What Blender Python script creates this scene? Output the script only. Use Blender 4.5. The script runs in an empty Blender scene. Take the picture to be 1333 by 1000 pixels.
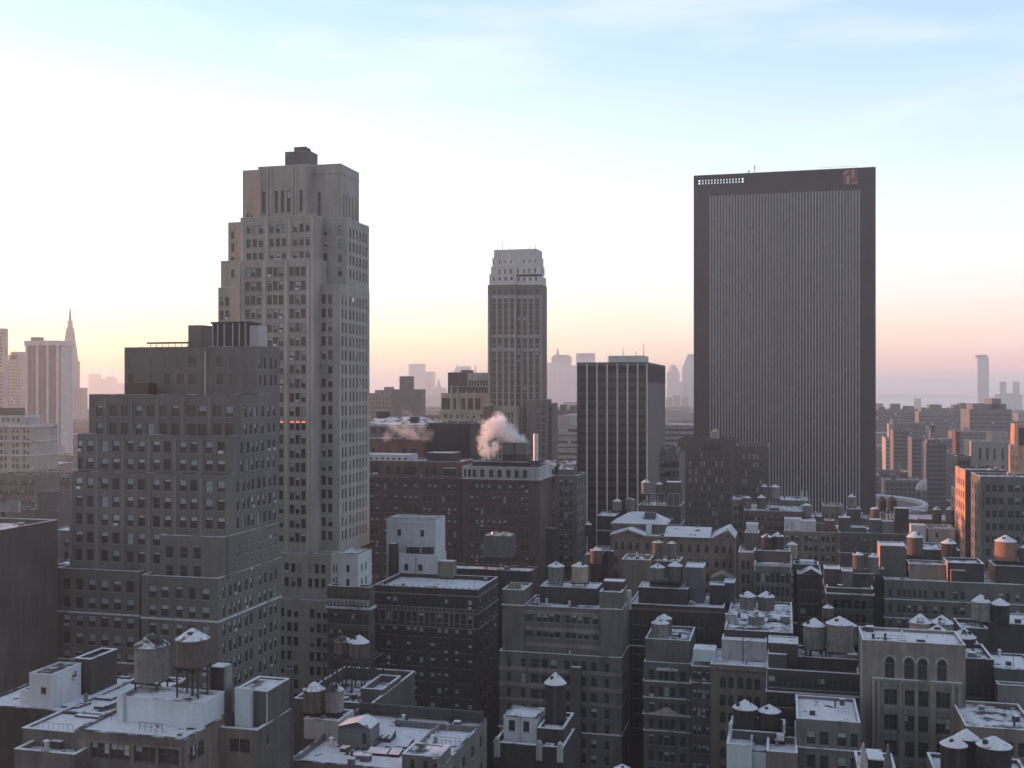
import bpy, math, random
from mathutils import Vector
from mathutils.bvhtree import BVHTree
S = bpy.context.scene
COL = S.collection
R = math.radians
# ------------------------------------------------------------------ camera
CAMZ, FPX, CX, HY, YAW = 98.0, 1400.0, 666.5, 508.0, 14.17
cam = bpy.data.cameras.new('camera')
cam.sensor_width = 36.0
cam.lens = 36.0 * FPX / 1333.0
cam.shift_y = (HY - 500.0) / 1333.0
cam.clip_start, cam.clip_end = 1.0, 60000.0
camo = bpy.data.objects.new('camera', cam)
camo.location = (0, 0, CAMZ)
camo.rotation_euler = (R(90), 0, R(YAW))
COL.objects.link(camo)
S.camera = camo
# ------------------------------------------------------------------ light, sky, exposure
SUN_EL, SUN_AZ = 6.0, 2.0            # the sun stands low, straight along the cross streets, to the left
wld = bpy.data.worlds.new('World'); S.world = wld; wld.use_nodes = True
nt = wld.node_tree; nt.nodes.clear()
N = nt.nodes.new; L = nt.links.new
out = N('ShaderNodeOutputWorld')
sky = N('ShaderNodeTexSky'); sky.sky_type = 'NISHITA'; sky.sun_disc = False
sky.sun_elevation = R(SUN_EL); sky.sun_rotation = R(-90 + SUN_AZ)
sky.altitude = 100; sky.air_density = 1.0; sky.dust_density = 2.0; sky.ozone_density = 2.0
bg1 = N('ShaderNodeBackground'); bg1.inputs[1].default_value = 0.08
L(sky.outputs[0], bg1.inputs[0])
tc = N('ShaderNodeTexCoord'); sep = N('ShaderNodeSeparateXYZ'); L(tc.outputs['Generated'], sep.inputs[0])
def ramp(stops):
    r = N('ShaderNodeValToRGB'); e = r.color_ramp.elements
    while len(e) < len(stops): e.new(0.5)
    for i, (p, c) in enumerate(stops):
        e[i].position = p; e[i].color = (*c, 1)
    L(sep.outputs['Z'], r.inputs[0])
    return r
rl = ramp([(0, (.98, .66, .45)), (.02, (1.02, .80, .50)), (.045, (1.05, .97, .63)), (.08, (1.05, 1.05, .86)), (.12, (1.1, 1.1, 1.06)), (.19, (1.05, 1.1, 1.1)),
           (.245, (.88, .99, 1.04)), (.29, (.66, .83, .93)), (.345, (.49, .70, .84)), (.65, (.38, .46, .61)), (1, (.30, .35, .48))])
rr = ramp([(0, (.78, .47, .48)), (.02, (1.0, .56, .55)), (.045, (1.02, .67, .61)), (.08, (.95, .80, .745)), (.12, (.90, .87, .88)), (.165, (.80, .86, .94)),
           (.21, (.65, .77, .94)), (.28, (.49, .65, .90)), (.345, (.42, .57, .81)), (.65, (.37, .44, .62)), (1, (.30, .35, .48))])
rb = ramp([(0, (.375, .40, .40)), (.06, (.445, .475, .48)), (.16, (.455, .495, .52)), (.40, (.41, .44, .53)), (1, (.30, .35, .48))])
def mrange(sock, a, b):
    m = N('ShaderNodeMapRange'); m.interpolation_type = 'SMOOTHSTEP'
    m.inputs[1].default_value = a; m.inputs[2].default_value = b
    L(sock, m.inputs[0]); return m.outputs[0]
def mixc(f, a, b):
    m = N('ShaderNodeMix'); m.data_type = 'RGBA'
    L(f, m.inputs[0]); L(a, m.inputs[6]); L(b, m.inputs[7]); return m.outputs[2]
c1 = mixc(mrange(sep.outputs['X'], -.72, .30), rl.outputs[0], rr.outputs[0])
# thin high cloud: soft streaks in the sky dome itself
mp = N('ShaderNodeMapping'); mp.inputs['Scale'].default_value = (2.2, 2.2, 11)
L(tc.outputs['Generated'], mp.inputs[0])
nz = N('ShaderNodeTexNoise'); nz.inputs['Scale'].default_value = 1.6; nz.inputs['Detail'].default_value = 6; nz.inputs['Roughness'].default_value = .55
L(mp.outputs[0], nz.inputs['Vector'])
cl = mrange(nz.outputs[0], .46, .74)
mm = N('ShaderNodeMath'); mm.operation = 'MULTIPLY'; mm.inputs[1].default_value = .42; L(cl, mm.inputs[0])
cc = N('ShaderNodeRGB'); cc.outputs[0].default_value = (.97, .95, .97, 1)
c1 = mixc(mm.outputs[0], c1, cc.outputs[0])
c2 = mixc(mrange(sep.outputs['Y'], .25, -.45), c1, rb.outputs[0])
bg2 = N('ShaderNodeBackground'); bg2.inputs[1].default_value = 0.80
L(c2, bg2.inputs[0])
ad = N('ShaderNodeAddShader'); L(bg1.outputs[0], ad.inputs[0]); L(bg2.outputs[0], ad.inputs[1]); L(ad.outputs[0], out.inputs[0])
sun = bpy.data.lights.new('sun', 'SUN'); sun.energy = 5.0; sun.angle = R(.5); sun.color = (1, .40, .22)
suno = bpy.data.objects.new('sun', sun); COL.objects.link(suno)
sd = Vector((-math.cos(R(SUN_EL)) * math.cos(R(SUN_AZ)), math.cos(R(SUN_EL)) * math.sin(R(SUN_AZ)), math.sin(R(SUN_EL))))
suno.rotation_euler = sd.to_track_quat('Z', 'Y').to_euler()
suno.location = (-300, 100, 300)
S.view_settings.view_transform = 'Standard'; S.view_settings.look = 'None'
S.view_settings.gamma = 1; S.view_settings.exposure = 0.42; S.view_settings.use_curve_mapping = False
S.render.engine = 'CYCLES'
cy = S.cycles
HAZE = 1.8e-4
cy.max_bounces = 7; cy.diffuse_bounces = 3; cy.glossy_bounces = 2; cy.volume_bounces = 4; cy.transparent_max_bounces = 6
cy.use_denoising = True; cy.caustics_reflective = False; cy.caustics_refractive = False
cy.filter_width = 1.5
# ------------------------------------------------------------------ view geometry: a pixel column / row of the photograph read as a bearing
_s, _c = math.sin(R(YAW)), math.cos(R(YAW))
def q(px): return (px - CX) / FPX
def Xp(px, Y): r = q(px); return Y * (-_s + _c * r) / (_c + _s * r)
def Dp(px, Y): return Y / (_c + _s * q(px))
def Zp(px, py, Y): return CAMZ - (py - HY) / FPX * Dp(px, Y)
def Yp(px, X): r = q(px); return X * (_c + _s * r) / (-_s + _c * r)
def YZ(px, py, z): return (CAMZ - z) * FPX / (py - HY) * (_c + _s * q(px))   # where a level z is met
def proj(x, y, z):
    d = -_s * x + _c * y
    if d < 1: return None
    return CX + FPX * (_c * x + _s * y) / d, HY - FPX * (z - CAMZ) / d, d
rng = random.Random(7)
# ------------------------------------------------------------------ materials
def newmat(name):
    m = bpy.data.materials.new(name); m.use_nodes = True
    return m, m.node_tree, m.node_tree.nodes['Principled BSDF']
def noise_mix(t, bs, c, vary=.25, scale=.25, streak=True, extra=None):
    n = t.nodes.new; l = t.links.new
    tcn = n('ShaderNodeTexCoord')
    def nz_(sc, det, zs, rough=.6):
        mpn = n('ShaderNodeMapping'); mpn.inputs['Scale'].default_value = (1, 1, zs); l(tcn.outputs['Object'], mpn.inputs[0])
        a = n('ShaderNodeTexNoise'); a.inputs['Scale'].default_value = sc; a.inputs['Detail'].default_value = det; a.inputs['Roughness'].default_value = rough
        l(mpn.outputs[0], a.inputs['Vector']); return a.outputs[0]
    def madd(x, k, y=None, off=0.0):
        m = n('ShaderNodeMath'); m.operation = 'MULTIPLY_ADD'; l(x, m.inputs[0]); m.inputs[1].default_value = k
        if y is None: m.inputs[2].default_value = off
        else: l(y, m.inputs[2])
        return m.outputs[0]
    v = madd(nz_(scale, 6, .6), 1.0, None, -.5)                 # broad blotches
    v = madd(nz_(1.1, 4, .07), .8 if streak else .3, v)         # soot streaks down the wall
    v = madd(nz_(3.2, 2, 1.6, .8), .7, v)                       # brick to brick speckle
    r = n('ShaderNodeValToRGB'); e = r.color_ramp.elements
    e[0].position = .40; e[1].position = 1.0
    lo, hi = 1 - vary, 1 + vary
    e[0].color = (*[x * lo for x in c], 1); e[1].color = (*[min(1, x * hi) for x in c], 1)
    l(v, r.inputs[0]); l(r.outputs[0], bs.inputs['Base Color'])
    return r
MATS = {}
def wallmat(name, c, vary=.40, scale=.22, rough=.9):
    m, t, bs = newmat(name); noise_mix(t, bs, c, vary, scale)
    bs.inputs['Roughness'].default_value = rough; bs.inputs['Specular IOR Level'].default_value = .25
    MATS[name] = m; return m
def plain(name, c, rough=.6, metal=0, emit=None, es=1.0, spec=.5):
    m, t, bs = newmat(name); bs.inputs['Base Color'].default_value = (*c, 1)
    bs.inputs['Roughness'].default_value = rough; bs.inputs['Metallic'].default_value = metal
    bs.inputs['Specular IOR Level'].default_value = spec
    if emit: bs.inputs['Emission Color'].default_value = (*emit, 1); bs.inputs['Emission Strength'].default_value = es
    MATS[name] = m; return m
def snowmat(name, dark, lo, hi, scale=.35, white=(.74, .76, .80)):
    m, t, bs = newmat(name); n = t.nodes.new; l = t.links.new
    tcn = n('ShaderNodeTexCoord')
    a = n('ShaderNodeTexNoise'); a.inputs['Scale'].default_value = scale; a.inputs['Detail'].default_value = 7; a.inputs['Roughness'].default_value = .6
    l(tcn.outputs['Object'], a.inputs['Vector'])
    r = n('ShaderNodeValToRGB'); e = r.color_ramp.elements
    e[0].position = lo; e[0].color = (*dark, 1); e[1].position = hi; e[1].color = (*white, 1)
    l(a.outputs[0], r.inputs[0])
    b = n('ShaderNodeTexNoise'); b.inputs['Scale'].default_value = 2.1; b.inputs['Detail'].default_value = 5
    l(tcn.outputs['Object'], b.inputs['Vector'])
    mx = n('ShaderNodeMix'); mx.data_type = 'RGBA'; mx.blend_type = 'MULTIPLY'; mx.inputs[0].default_value = .5
    l(r.outputs[0], mx.inputs[6]); l(b.outputs[0], mx.inputs[7])
    l(mx.outputs[2], bs.inputs['Base Color'])
    bs.inputs['Roughness'].default_value = .8; bs.inputs['Specular IOR Level'].default_value = .2
    MATS[name] = m; return m
for nm, c in dict(brown=(.090, .087, .083), dark=(.052, .050, .050), black=(.040, .039, .042), lime=(.325, .310, .283), limelight=(.42, .39, .35), loam=(.140, .141, .133), loamlight=(.178, .177, .166),
                  tan=(.17, .148, .126), yellow=(.185, .165, .13), red=(.090, .072, .068), rust=(.15, .095, .086), grey=(.145, .142, .142), salmonlit=(.46, .27, .20),  # the salmon tone is brick brightened to hold painted-in sunlight
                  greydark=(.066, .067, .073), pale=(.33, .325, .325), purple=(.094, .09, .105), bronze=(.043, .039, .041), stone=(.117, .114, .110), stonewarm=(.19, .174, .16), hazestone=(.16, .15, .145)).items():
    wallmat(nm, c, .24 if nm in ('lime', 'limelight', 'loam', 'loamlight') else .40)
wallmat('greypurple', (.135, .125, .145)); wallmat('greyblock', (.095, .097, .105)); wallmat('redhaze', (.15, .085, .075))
wallmat('crownstone', (.50, .505, .50), .2)
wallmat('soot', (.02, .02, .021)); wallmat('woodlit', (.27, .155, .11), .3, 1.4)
wallmat('white', (.47, .485, .50), .18, .4)
wallmat('bluewhite', (.50, .56, .585), .15, .4)
wallmat('wood', (.115, .098, .088), .45, 1.4); wallmat('woodgrey', (.145, .145, .148), .4, 1.4); wallmat('woodtan', (.36, .31, .24), .25, 1.4); wallmat('wooddark', (.04, .038, .04), .35, 1.4); wallmat('woodpale', (.185, .178, .17), .4, 1.4); wallmat('woodred', (.108, .09, .082), .4, 1.4)
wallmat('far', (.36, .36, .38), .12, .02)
snowmat('snow', (.06, .06, .065), .345, .40)
snowmat('snowpatch', (.075, .075, .08), .40, .53, .42)
snowmat('snowthin', (.05, .05, .055), .50, .60, .6)
snowmat('tarroof', (.04, .04, .043), .62, .72, .5)
snowmat('snowcap', (.06, .058, .06), .33, .42, .9)
snowmat('snowhalf', (.15, .135, .12), .42, .50, .7)
snowmat('coping', (.24, .235, .23), .33, .46, .30, (.74, .76, .80))
snowmat('copingdark', (.085, .08, .078), .46, .60, .4, (.62, .64, .68))
plain('steel', (.035, .036, .04), .6); plain('metal', (.30, .31, .32), .45, .6); plain('lightmetal', (.55, .57, .58), .4, .3)
plain('glass', (.050, .054, .054), .12); plain('glassblue', (.016, .02, .028), .15); plain('frame', (.085, .095, .095), .6); plain('framelight', (.34, .35, .34), .6)
plain('blind', (.27, .33, .325), .8); plain('blindpale', (.42, .44, .43), .8); plain('blindwarm', (.26, .215, .18), .8)
plain('lit', (.3, .2, .1), .8, emit=(1, .78, .5), es=.85); plain('litred', (.3, .1, .06), .8, emit=(1, .22, .12), es=.8)
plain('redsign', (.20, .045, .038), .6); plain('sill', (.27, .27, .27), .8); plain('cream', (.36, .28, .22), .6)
plain('darkspandrel', (.018, .018, .02), .15); plain('mullion', (.43, .425, .46), .5)
# ------------------------------------------------------------------ mesh building
class MB:
    def __init__(s): s.v, s.f, s.m, s.k = [], [], [], {}
    def p(s, x, y, z):
        k = (round(x, 4), round(y, 4), round(z, 4)); i = s.k.get(k)
        if i is None: i = s.k[k] = len(s.v); s.v.append(k)
        return i
    def face(s, pts, m=0):
        ids = [s.p(*a) for a in pts]
        if len(set(ids)) >= 3 and len(set(ids)) == len(ids): s.f.append(ids); s.m.append(m)
    def box(s, x0, x1, y0, y1, z0, z1, m=0, mt=None, bottom=True):
        mt = m if mt is None else mt
        s.face([(x0, y0, z0), (x1, y0, z0), (x1, y0, z1), (x0, y0, z1)], m)
        s.face([(x1, y0, z0), (x1, y1, z0), (x1, y1, z1), (x1, y0, z1)], m)
        s.face([(x1, y1, z0), (x0, y1, z0), (x0, y1, z1), (x1, y1, z1)], m)
        s.face([(x0, y1, z0), (x0, y0, z0), (x0, y0, z1), (x0, y1, z1)], m)
        s.face([(x0, y0, z1), (x1, y0, z1), (x1, y1, z1), (x0, y1, z1)], mt)
        if bottom: s.face([(x0, y1, z0), (x1, y1, z0), (x1, y0, z0), (x0, y0, z0)], m)
    def tube(s, a, b, r0, r1=None, n=10, m=0, caps=True):
        r1 = r0 if r1 is None else r1
        a, b = Vector(a), Vector(b); d = (b - a).normalized()
        u = d.orthogonal().normalized(); w = d.cross(u)
        ra = [a + (u * math.cos(2 * math.pi * i / n) + w * math.sin(2 * math.pi * i / n)) * r0 for i in range(n)]
        rb_ = [b + (u * math.cos(2 * math.pi * i / n) + w * math.sin(2 * math.pi * i / n)) * r1 for i in range(n)]
        for i in range(n):
            j = (i + 1) % n
            s.face([ra[i], ra[j], rb_[j], rb_[i]] if r1 > 1e-4 else [ra[i], ra[j], tuple(b)], m)
        if caps:
            s.face([tuple(x) for x in reversed(ra)], m)
            if r1 > 1e-4: s.face([tuple(x) for x in rb_], m)
    def bar(s, a, b, t, m=0):
        s.tube(a, b, t * .6, t * .6, 4, m)
    def lathe(s, cx, cy_, prof, n=24, m=0, mats=None):
        for k in range(len(prof) - 1):
            (r0, z0), (r1, z1) = prof[k], prof[k + 1]
            mi = mats[k] if mats else m
            for i in range(n):
                a0, a1 = 2 * math.pi * i / n, 2 * math.pi * (i + 1) / n
                P = lambda r, a, z: (cx + r * math.cos(a), cy_ + r * math.sin(a), z)
                pts = []
                for t in (P(r0, a0, z0), P(r0, a1, z0), P(r1, a1, z1), P(r1, a0, z1)):
                    if not pts or max(abs(t[j] - pts[-1][j]) for j in range(3)) > 1e-5: pts.append(t)
                if len(pts) > 2 and max(abs(pts[0][j] - pts[-1][j]) for j in range(3)) < 1e-5: pts.pop()
                s.face(pts, mi)
    def prism(s, pts, z0, z1, m=0, mt=None):
        n = len(pts)
        for i in range(n):
            (x0, y0), (x1, y1) = pts[i], pts[(i + 1) % n]
            s.face([(x0, y0, z0), (x1, y1, z0), (x1, y1, z1), (x0, y0, z1)], m)
        s.face([(x, y, z1) for x, y in pts], m if mt is None else mt)
BV, BF = [], []
def mkmesh(name, mb, mats, loc=(0, 0, 0)):
    me = bpy.data.meshes.new(name)
    me.from_pydata([(x - loc[0], y - loc[1], z - loc[2]) for x, y, z in mb.v], [], mb.f)
    for m in mats: me.materials.append(MATS[m])
    if len(mats) > 1: me.polygons.foreach_set('material_index', mb.m)
    me.update()
    return me
def occ(mb):
    o = len(BV); BV.extend(mb.v); BF.extend([[i + o for i in f] for f in mb.f])
class Thing:
    allt = []
    def __init__(s, name, label, cat, loc, group=None):
        s.o = bpy.data.objects.new(name, None); COL.objects.link(s.o)
        s.o.empty_display_size = .5
        s.o.location = loc; s.loc = loc
        s.o['label'] = label; s.o['category'] = cat
        if group: s.o['group'] = group
        s.wins = []; s.masses = []
        Thing.allt.append(s)
    def part(s, name, mb, mats, parent=None, label=None, kind=None, block=True):
        mats = [mats] if isinstance(mats, str) else mats
        if not mb.f: return None
        ob = bpy.data.objects.new(name, mkmesh(name, mb, mats, s.loc))
        COL.objects.link(ob); ob.parent = parent or s.o
        if label: ob['label'] = label
        if kind: ob['kind'] = kind
        if block: occ(mb)
        return ob
def single(name, label, cat, mb, mats, group=None, kind=None, loc=None):
    mats = [mats] if isinstance(mats, str) else mats
    loc = loc or (0, 0, 0)
    ob = bpy.data.objects.new(name, mkmesh(name, mb, mats, loc)); ob.location = loc
    COL.objects.link(ob)
    if label: ob['label'] = label
    if cat: ob['category'] = cat
    if group: ob['group'] = group
    if kind: ob['kind'] = kind
    return ob
# ------------------------------------------------------------------ windows: unit templates (x -.5...5, z 0..1, facing -y)
def tmpl(kind, var):
    b = MB(); fx, fz = .07, .04
    def bar(x0, x1, z0, z1): b.box(x0, x1, -.05, .02, z0, z1, 0)
    def pane(x0, x1, z0, z1, m): b.face([(x0, .015, z0), (x1, .015, z0), (x1, .015, z1), (x0, .015, z1)], m)
    if kind in ('sash', 'slit'):
        bar(-.5, -.5 + fx, 0, 1); bar(.5 - fx, .5, 0, 1); bar(-.5 + fx, .5 - fx, 0, fz); bar(-.5 + fx, .5 - fx, 1 - fz, 1); bar(-.5 + fx, .5 - fx, .485, .515)
        cut = {0: 1, 1: .5, 2: .66, 3: 0.04, 4: .8, 5: .35, 6: .5, 7: .76, 8: .45, 9: .26}[var]; bm = {6: 3, 7: 4, 9: 1}.get(var, 2 if var % 2 else 5)
        pane(-.5 + fx, .5 - fx, fz, max(cut, fz), 1)
        if kind == 'sash':
            b.box(-.56, .56, -.30, -.055, -.05, -.004, 7)
            if var in (8, 9): b.box(-.34, .34, -.42, -.056, .004, .24, 6)
        if cut < 1: pane(-.5 + fx, .5 - fx, cut, 1 - fz, bm)
    elif kind == 'wide':
        k = 3
        bar(-.5, .5, 0, .045); bar(-.5, .5, .955, 1)
        for i in range(k + 1): x = -.5 + i / k; bar(max(-.5, x - .016), min(.5, x + .016), .045, .955)
        bar(-.484, .484, .6, .63)
        for i in range(k):
            x0, x1 = -.5 + i / k + .016, -.5 + (i + 1) / k - .016
            h = random.Random(var * 7 + i).random(); cut = .62 if h < .35 and var else (.3 if h < .55 and var else 1)
            pane(x0, x1, .045, min(cut, .955), 1)
            if cut < 1: pane(x0, x1, cut, .955, 2 if h < .3 else 5)
    elif kind == 'arch':
        n = 10; r = .5; zc = .72
        pts = [(-.5, 0), (.5, 0)] + [(r * math.cos(math.pi * i / n), zc + (1 - zc) * math.sin(math.pi * i / n)) for i in range(n + 1)]
        ins = [(x * .88, .03 + z * .94) for x, z in pts]
        b.face([(x, .015, z) for x, z in ins], 1)
        for i in range(len(pts)):
            j = (i + 1) % len(pts); b.face([(pts[i][0], -.03, pts[i][1]), (pts[j][0], -.03, pts[j][1]), (ins[j][0], -.03, ins[j][1]), (ins[i][0], -.03, ins[i][1])], 0)
        b.box(-.44, .44, -.04, .01, .66, .70, 0); b.box(-.02, .02, -.04, .01, .03, .66, 0)
    return b
FR = {'sash': 'frame', 'slit': 'frame', 'wide': 'frame', 'arch': 'frame'}
TM, WM = {}, {}
def get_t(k, v):
    if (k, v) not in TM: TM[k, v] = tmpl(k, v)
    return TM[k, v]
def get_m(k, v):
    if (k, v) not in WM: WM[k, v] = mkmesh('window', get_t(k, v), WMATS(k))
    return WM[k, v]
def WMATS(k): return [FR[k], 'glass', 'blind', 'lit', 'litred', 'blindpale', 'lightmetal', 'sill']
def pickvar(style, mix):
    if style in ('wide', 'arch'): return rng.randrange(4) if rng.random() < mix else 0
    if rng.random() > mix: return 0
    return rng.choices([1, 2, 3, 4, 5, 6, 7, 8, 9], [10, 7, 2, 6, 2, .015, .0, 1.6, 1.6])[0]
# ------------------------------------------------------------------ facades and building masses
def facade(mb, th, ox, oy, ux, uy, Wd, z0, z1, spec, m=0, face='f'):
    nx, ny = uy, -ux                                     # outward normal
    P = lambda u, z, dd=0: (ox + ux * u - nx * dd, oy + uy * u - ny * dd, z)
    if not spec:
        mb.face([P(0, z0), P(Wd, z0), P(Wd, z1), P(0, z1)], m); return
    cols = spec['cols']
    if isinstance(cols, tuple):
        ng, per, ww, gap, ml, mr = cols
        gw = per * ww + (per - 1) * gap; us = []
        for i in range(ng):
            c = ml + (Wd - ml - mr) * (i + .5) / ng
            for k in range(per): a = c - gw / 2 + k * (ww + gap); us.append((a, a + ww))
    else:
        us = []
        for a, b_ in cols:                               # photograph columns read on this wall's plane
            if face == 'f': A, B = Xp(a, oy) - ox, Xp(b_, oy) - ox
            elif face == 'r': A, B = Yp(a, ox) - oy, Yp(b_, ox) - oy
            else: A, B = oy - Yp(b_, ox), oy - Yp(a, ox); A, B = min(A, B), max(A, B)
            us.append((A, B))
    us = sorted((max(.05, a), min(Wd - .05, b_)) for a, b_ in us if b_ > .1 and a < Wd - .1 and b_ - a > .05)
    fh, wh, top, n = spec['fh'], spec['wh'], spec['top'], spec.get('n', 99)
    dep = spec.get('dep', .22); style = spec.get('style', 'sash'); mix = spec.get('mix', .4)
    skip = spec.get('skip', 0)
    zc = z1; k = 0
    while k < n and us:
        zh = z1 - top - k * fh; zs = zh - wh
        if zs < z0 + .3: break
        mb.face([P(0, zh), P(Wd, zh), P(Wd, zc), P(0, zc)], m)
        u = 0
        for a, b_ in us:
            if a > u + 1e-4: mb.face([P(u, zs), P(a, zs), P(a, zh), P(u, zh)], m)
            mb.face([P(a, zs), P(a, zs, dep), P(a, zh, dep), P(a, zh)], m); mb.face([P(b_, zs, dep), P(b_, zs), P(b_, zh), P(b_, zh, dep)], m)
            mb.face([P(a, zs), P(b_, zs), P(b_, zs, dep), P(a, zs, dep)], m); mb.face([P(a, zh, dep), P(b_, zh, dep), P(b_, zh), P(a, zh)], m)
            if style == 'arch':
                c, w2, zr = (a + b_) / 2, (b_ - a) / 2, zs + .72 * wh
                arc = [(c + w2 * math.cos(math.pi * i / 10), zr + (zh - zr) * math.sin(math.pi * i / 10)) for i in range(11)]
                for i in range(5): mb.face([P(*arc[i]), P(b_, zr + (zh - zr) * 1), P(*arc[i + 1])], m)
                for i in range(5, 10): mb.face([P(*arc[i]), P(a, zh), P(*arc[i + 1])], m)
            if skip and rng.random() < skip:
                mb.face([P(a, zs, dep * .5), P(b_, zs, dep * .5), P(b_, zh, dep * .5), P(a, zh, dep * .5)], m)
            else:
                cxx, cyy, _ = P((a + b_) / 2, zs, dep - .03)
                th.wins.append((cxx, cyy, zs, b_ - a, wh, math.atan2(uy, ux), style, spec['var'](k, (a + b_) / 2) if 'var' in spec else pickvar(style, mix), nx, ny))
            u = b_
        if Wd > u + 1e-4: mb.face([P(u, zs), P(Wd, zs), P(Wd, zh), P(u, zh)], m)
        zc = zs; k += 1
    mb.face([P(0, z0), P(Wd, z0), P(Wd, zc), P(0, zc)], m)
FOOT = []
def build(name, label, loc, group=None, cat='building'):
    return Thing(name, label, cat, loc, group)
def mass(th, Y, xl, xr, yt, far=None, depth=None, farl=None, zb=0.0, front=None, right=None, left=None, par=.9, roof='snowpatch', mat='brown',
         cop='coping', X0=None, X1=None, Z1=None, part='wall', clutter=0, ledges=(), pt=.35, sidemat=None, sunlitmat=None, foot=True):
    x0 = Xp(xl, Y) if X0 is None else X0; x1 = Xp(xr, Y) if X1 is None else X1
    z1 = Zp((xl + xr) / 2, yt, Y) if Z1 is None else Z1
    y1 = Yp(far, x1) if far else (Yp(farl, x0) if farl else Y + depth)
    if isinstance(zb, dict): zb = zb['zr']
    mb = MB(); zr = z1 - par
    mats = [mat] + ([sidemat] if sidemat else []); sm = 1 if sidemat else 0
    facade(mb, th, x0, Y, 1, 0, x1 - x0, zb, z1, front, 0, 'f')
    facade(mb, th, x1, Y, 0, 1, y1 - Y, zb, z1, right, sm, 'r')
    if sunlitmat: mats.append(sunlitmat)  # left wall in a brighter colour, the low sun painted into it
    facade(mb, th, x0, y1, 0, -1, y1 - Y, zb, z1, left, len(mats) - 1 if sunlitmat else sm, 'l')
    mb.face([(x1, y1, zb), (x0, y1, zb), (x0, y1, z1), (x1, y1, z1)])
    cb = MB()
    if par > .05:
        a0, a1, b0, b1 = x0 + pt, x1 - pt, Y + pt, y1 - pt
        for (p, r_) in (((a0, b0), (a1, b0)), ((a1, b0), (a1, b1)), ((a1, b1), (a0, b1)), ((a0, b1), (a0, b0))):
            mb.face([(*r_, zr), (*p, zr), (*p, z1), (*r_, z1)])
        o = .05; e = z1 + .10
        O = [(x0 - o, Y - o), (x1 + o, Y - o), (x1 + o, y1 + o), (x0 - o, y1 + o)]; I = [(a0, b0), (a1, b0), (a1, b1), (a0, b1)]
        for i in range(4):
            j = (i + 1) % 4
            cb.face([(*O[i], e), (*O[j], e), (*I[j], e), (*I[i], e)]); cb.face([(*O[i], z1 + .003), (*O[j], z1 + .003), (*O[j], e), (*O[i], e)])
            cb.face([(*I[j], z1 + .003), (*I[i], z1 + .003), (*I[i], e), (*I[j], e)])
            cb.face([(*O[i], z1 + .003), (*I[i], z1 + .003), (*I[j], z1 + .003), (*O[j], z1 + .003)])
    else: a0, a1, b0, b1 = x0, x1, Y, y1
    rm = MB(); rm.face([(a0, b0, zr), (a1, b0, zr), (a1, b1, zr), (a0, b1, zr)])
    w = th.part(part, mb, mats)
    rname = 'roof'
    th.part(rname, rm, roof)
    if cb.f: th.part('coping', cb, cop)
    tb = MB(); tb2 = MB()
    for ld in ledges:                                    # (metres below top, height, projection, snowy)
        dz, hh, pr = ld[:3]; t = tb2 if len(ld) > 3 and ld[3] else tb
        zz = z1 - dz
        t.box(x0 - pr, x1 + pr, Y - pr, Y - .002, zz - hh, zz); t.box(x1 + .002, x1 + pr, Y, y1, zz - hh, zz); t.box(x0 - pr, x0 - .002, Y, y1, zz - hh, zz)
    th.part('stone_trim', tb, ledges[0][4] if ledges and len(ledges[0]) > 4 else mat); th.part('snowy_ledge_trim', tb2, 'coping')
    M = dict(x0=x0, x1=x1, y0=Y, y1=y1, z1=z1, zr=zr, zb=zb, wall=w, th=th)
    if foot: FOOT.append((x0, x1, Y, y1, z1))
    th.masses.append(M)
    if foot and zb == 0.0 and Y < 460 and not clutter: clutter = min(14, int((x1 - x0) * (y1 - Y) / 28))
    if clutter: add_clutter(M, clutter)
    return M
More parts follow.
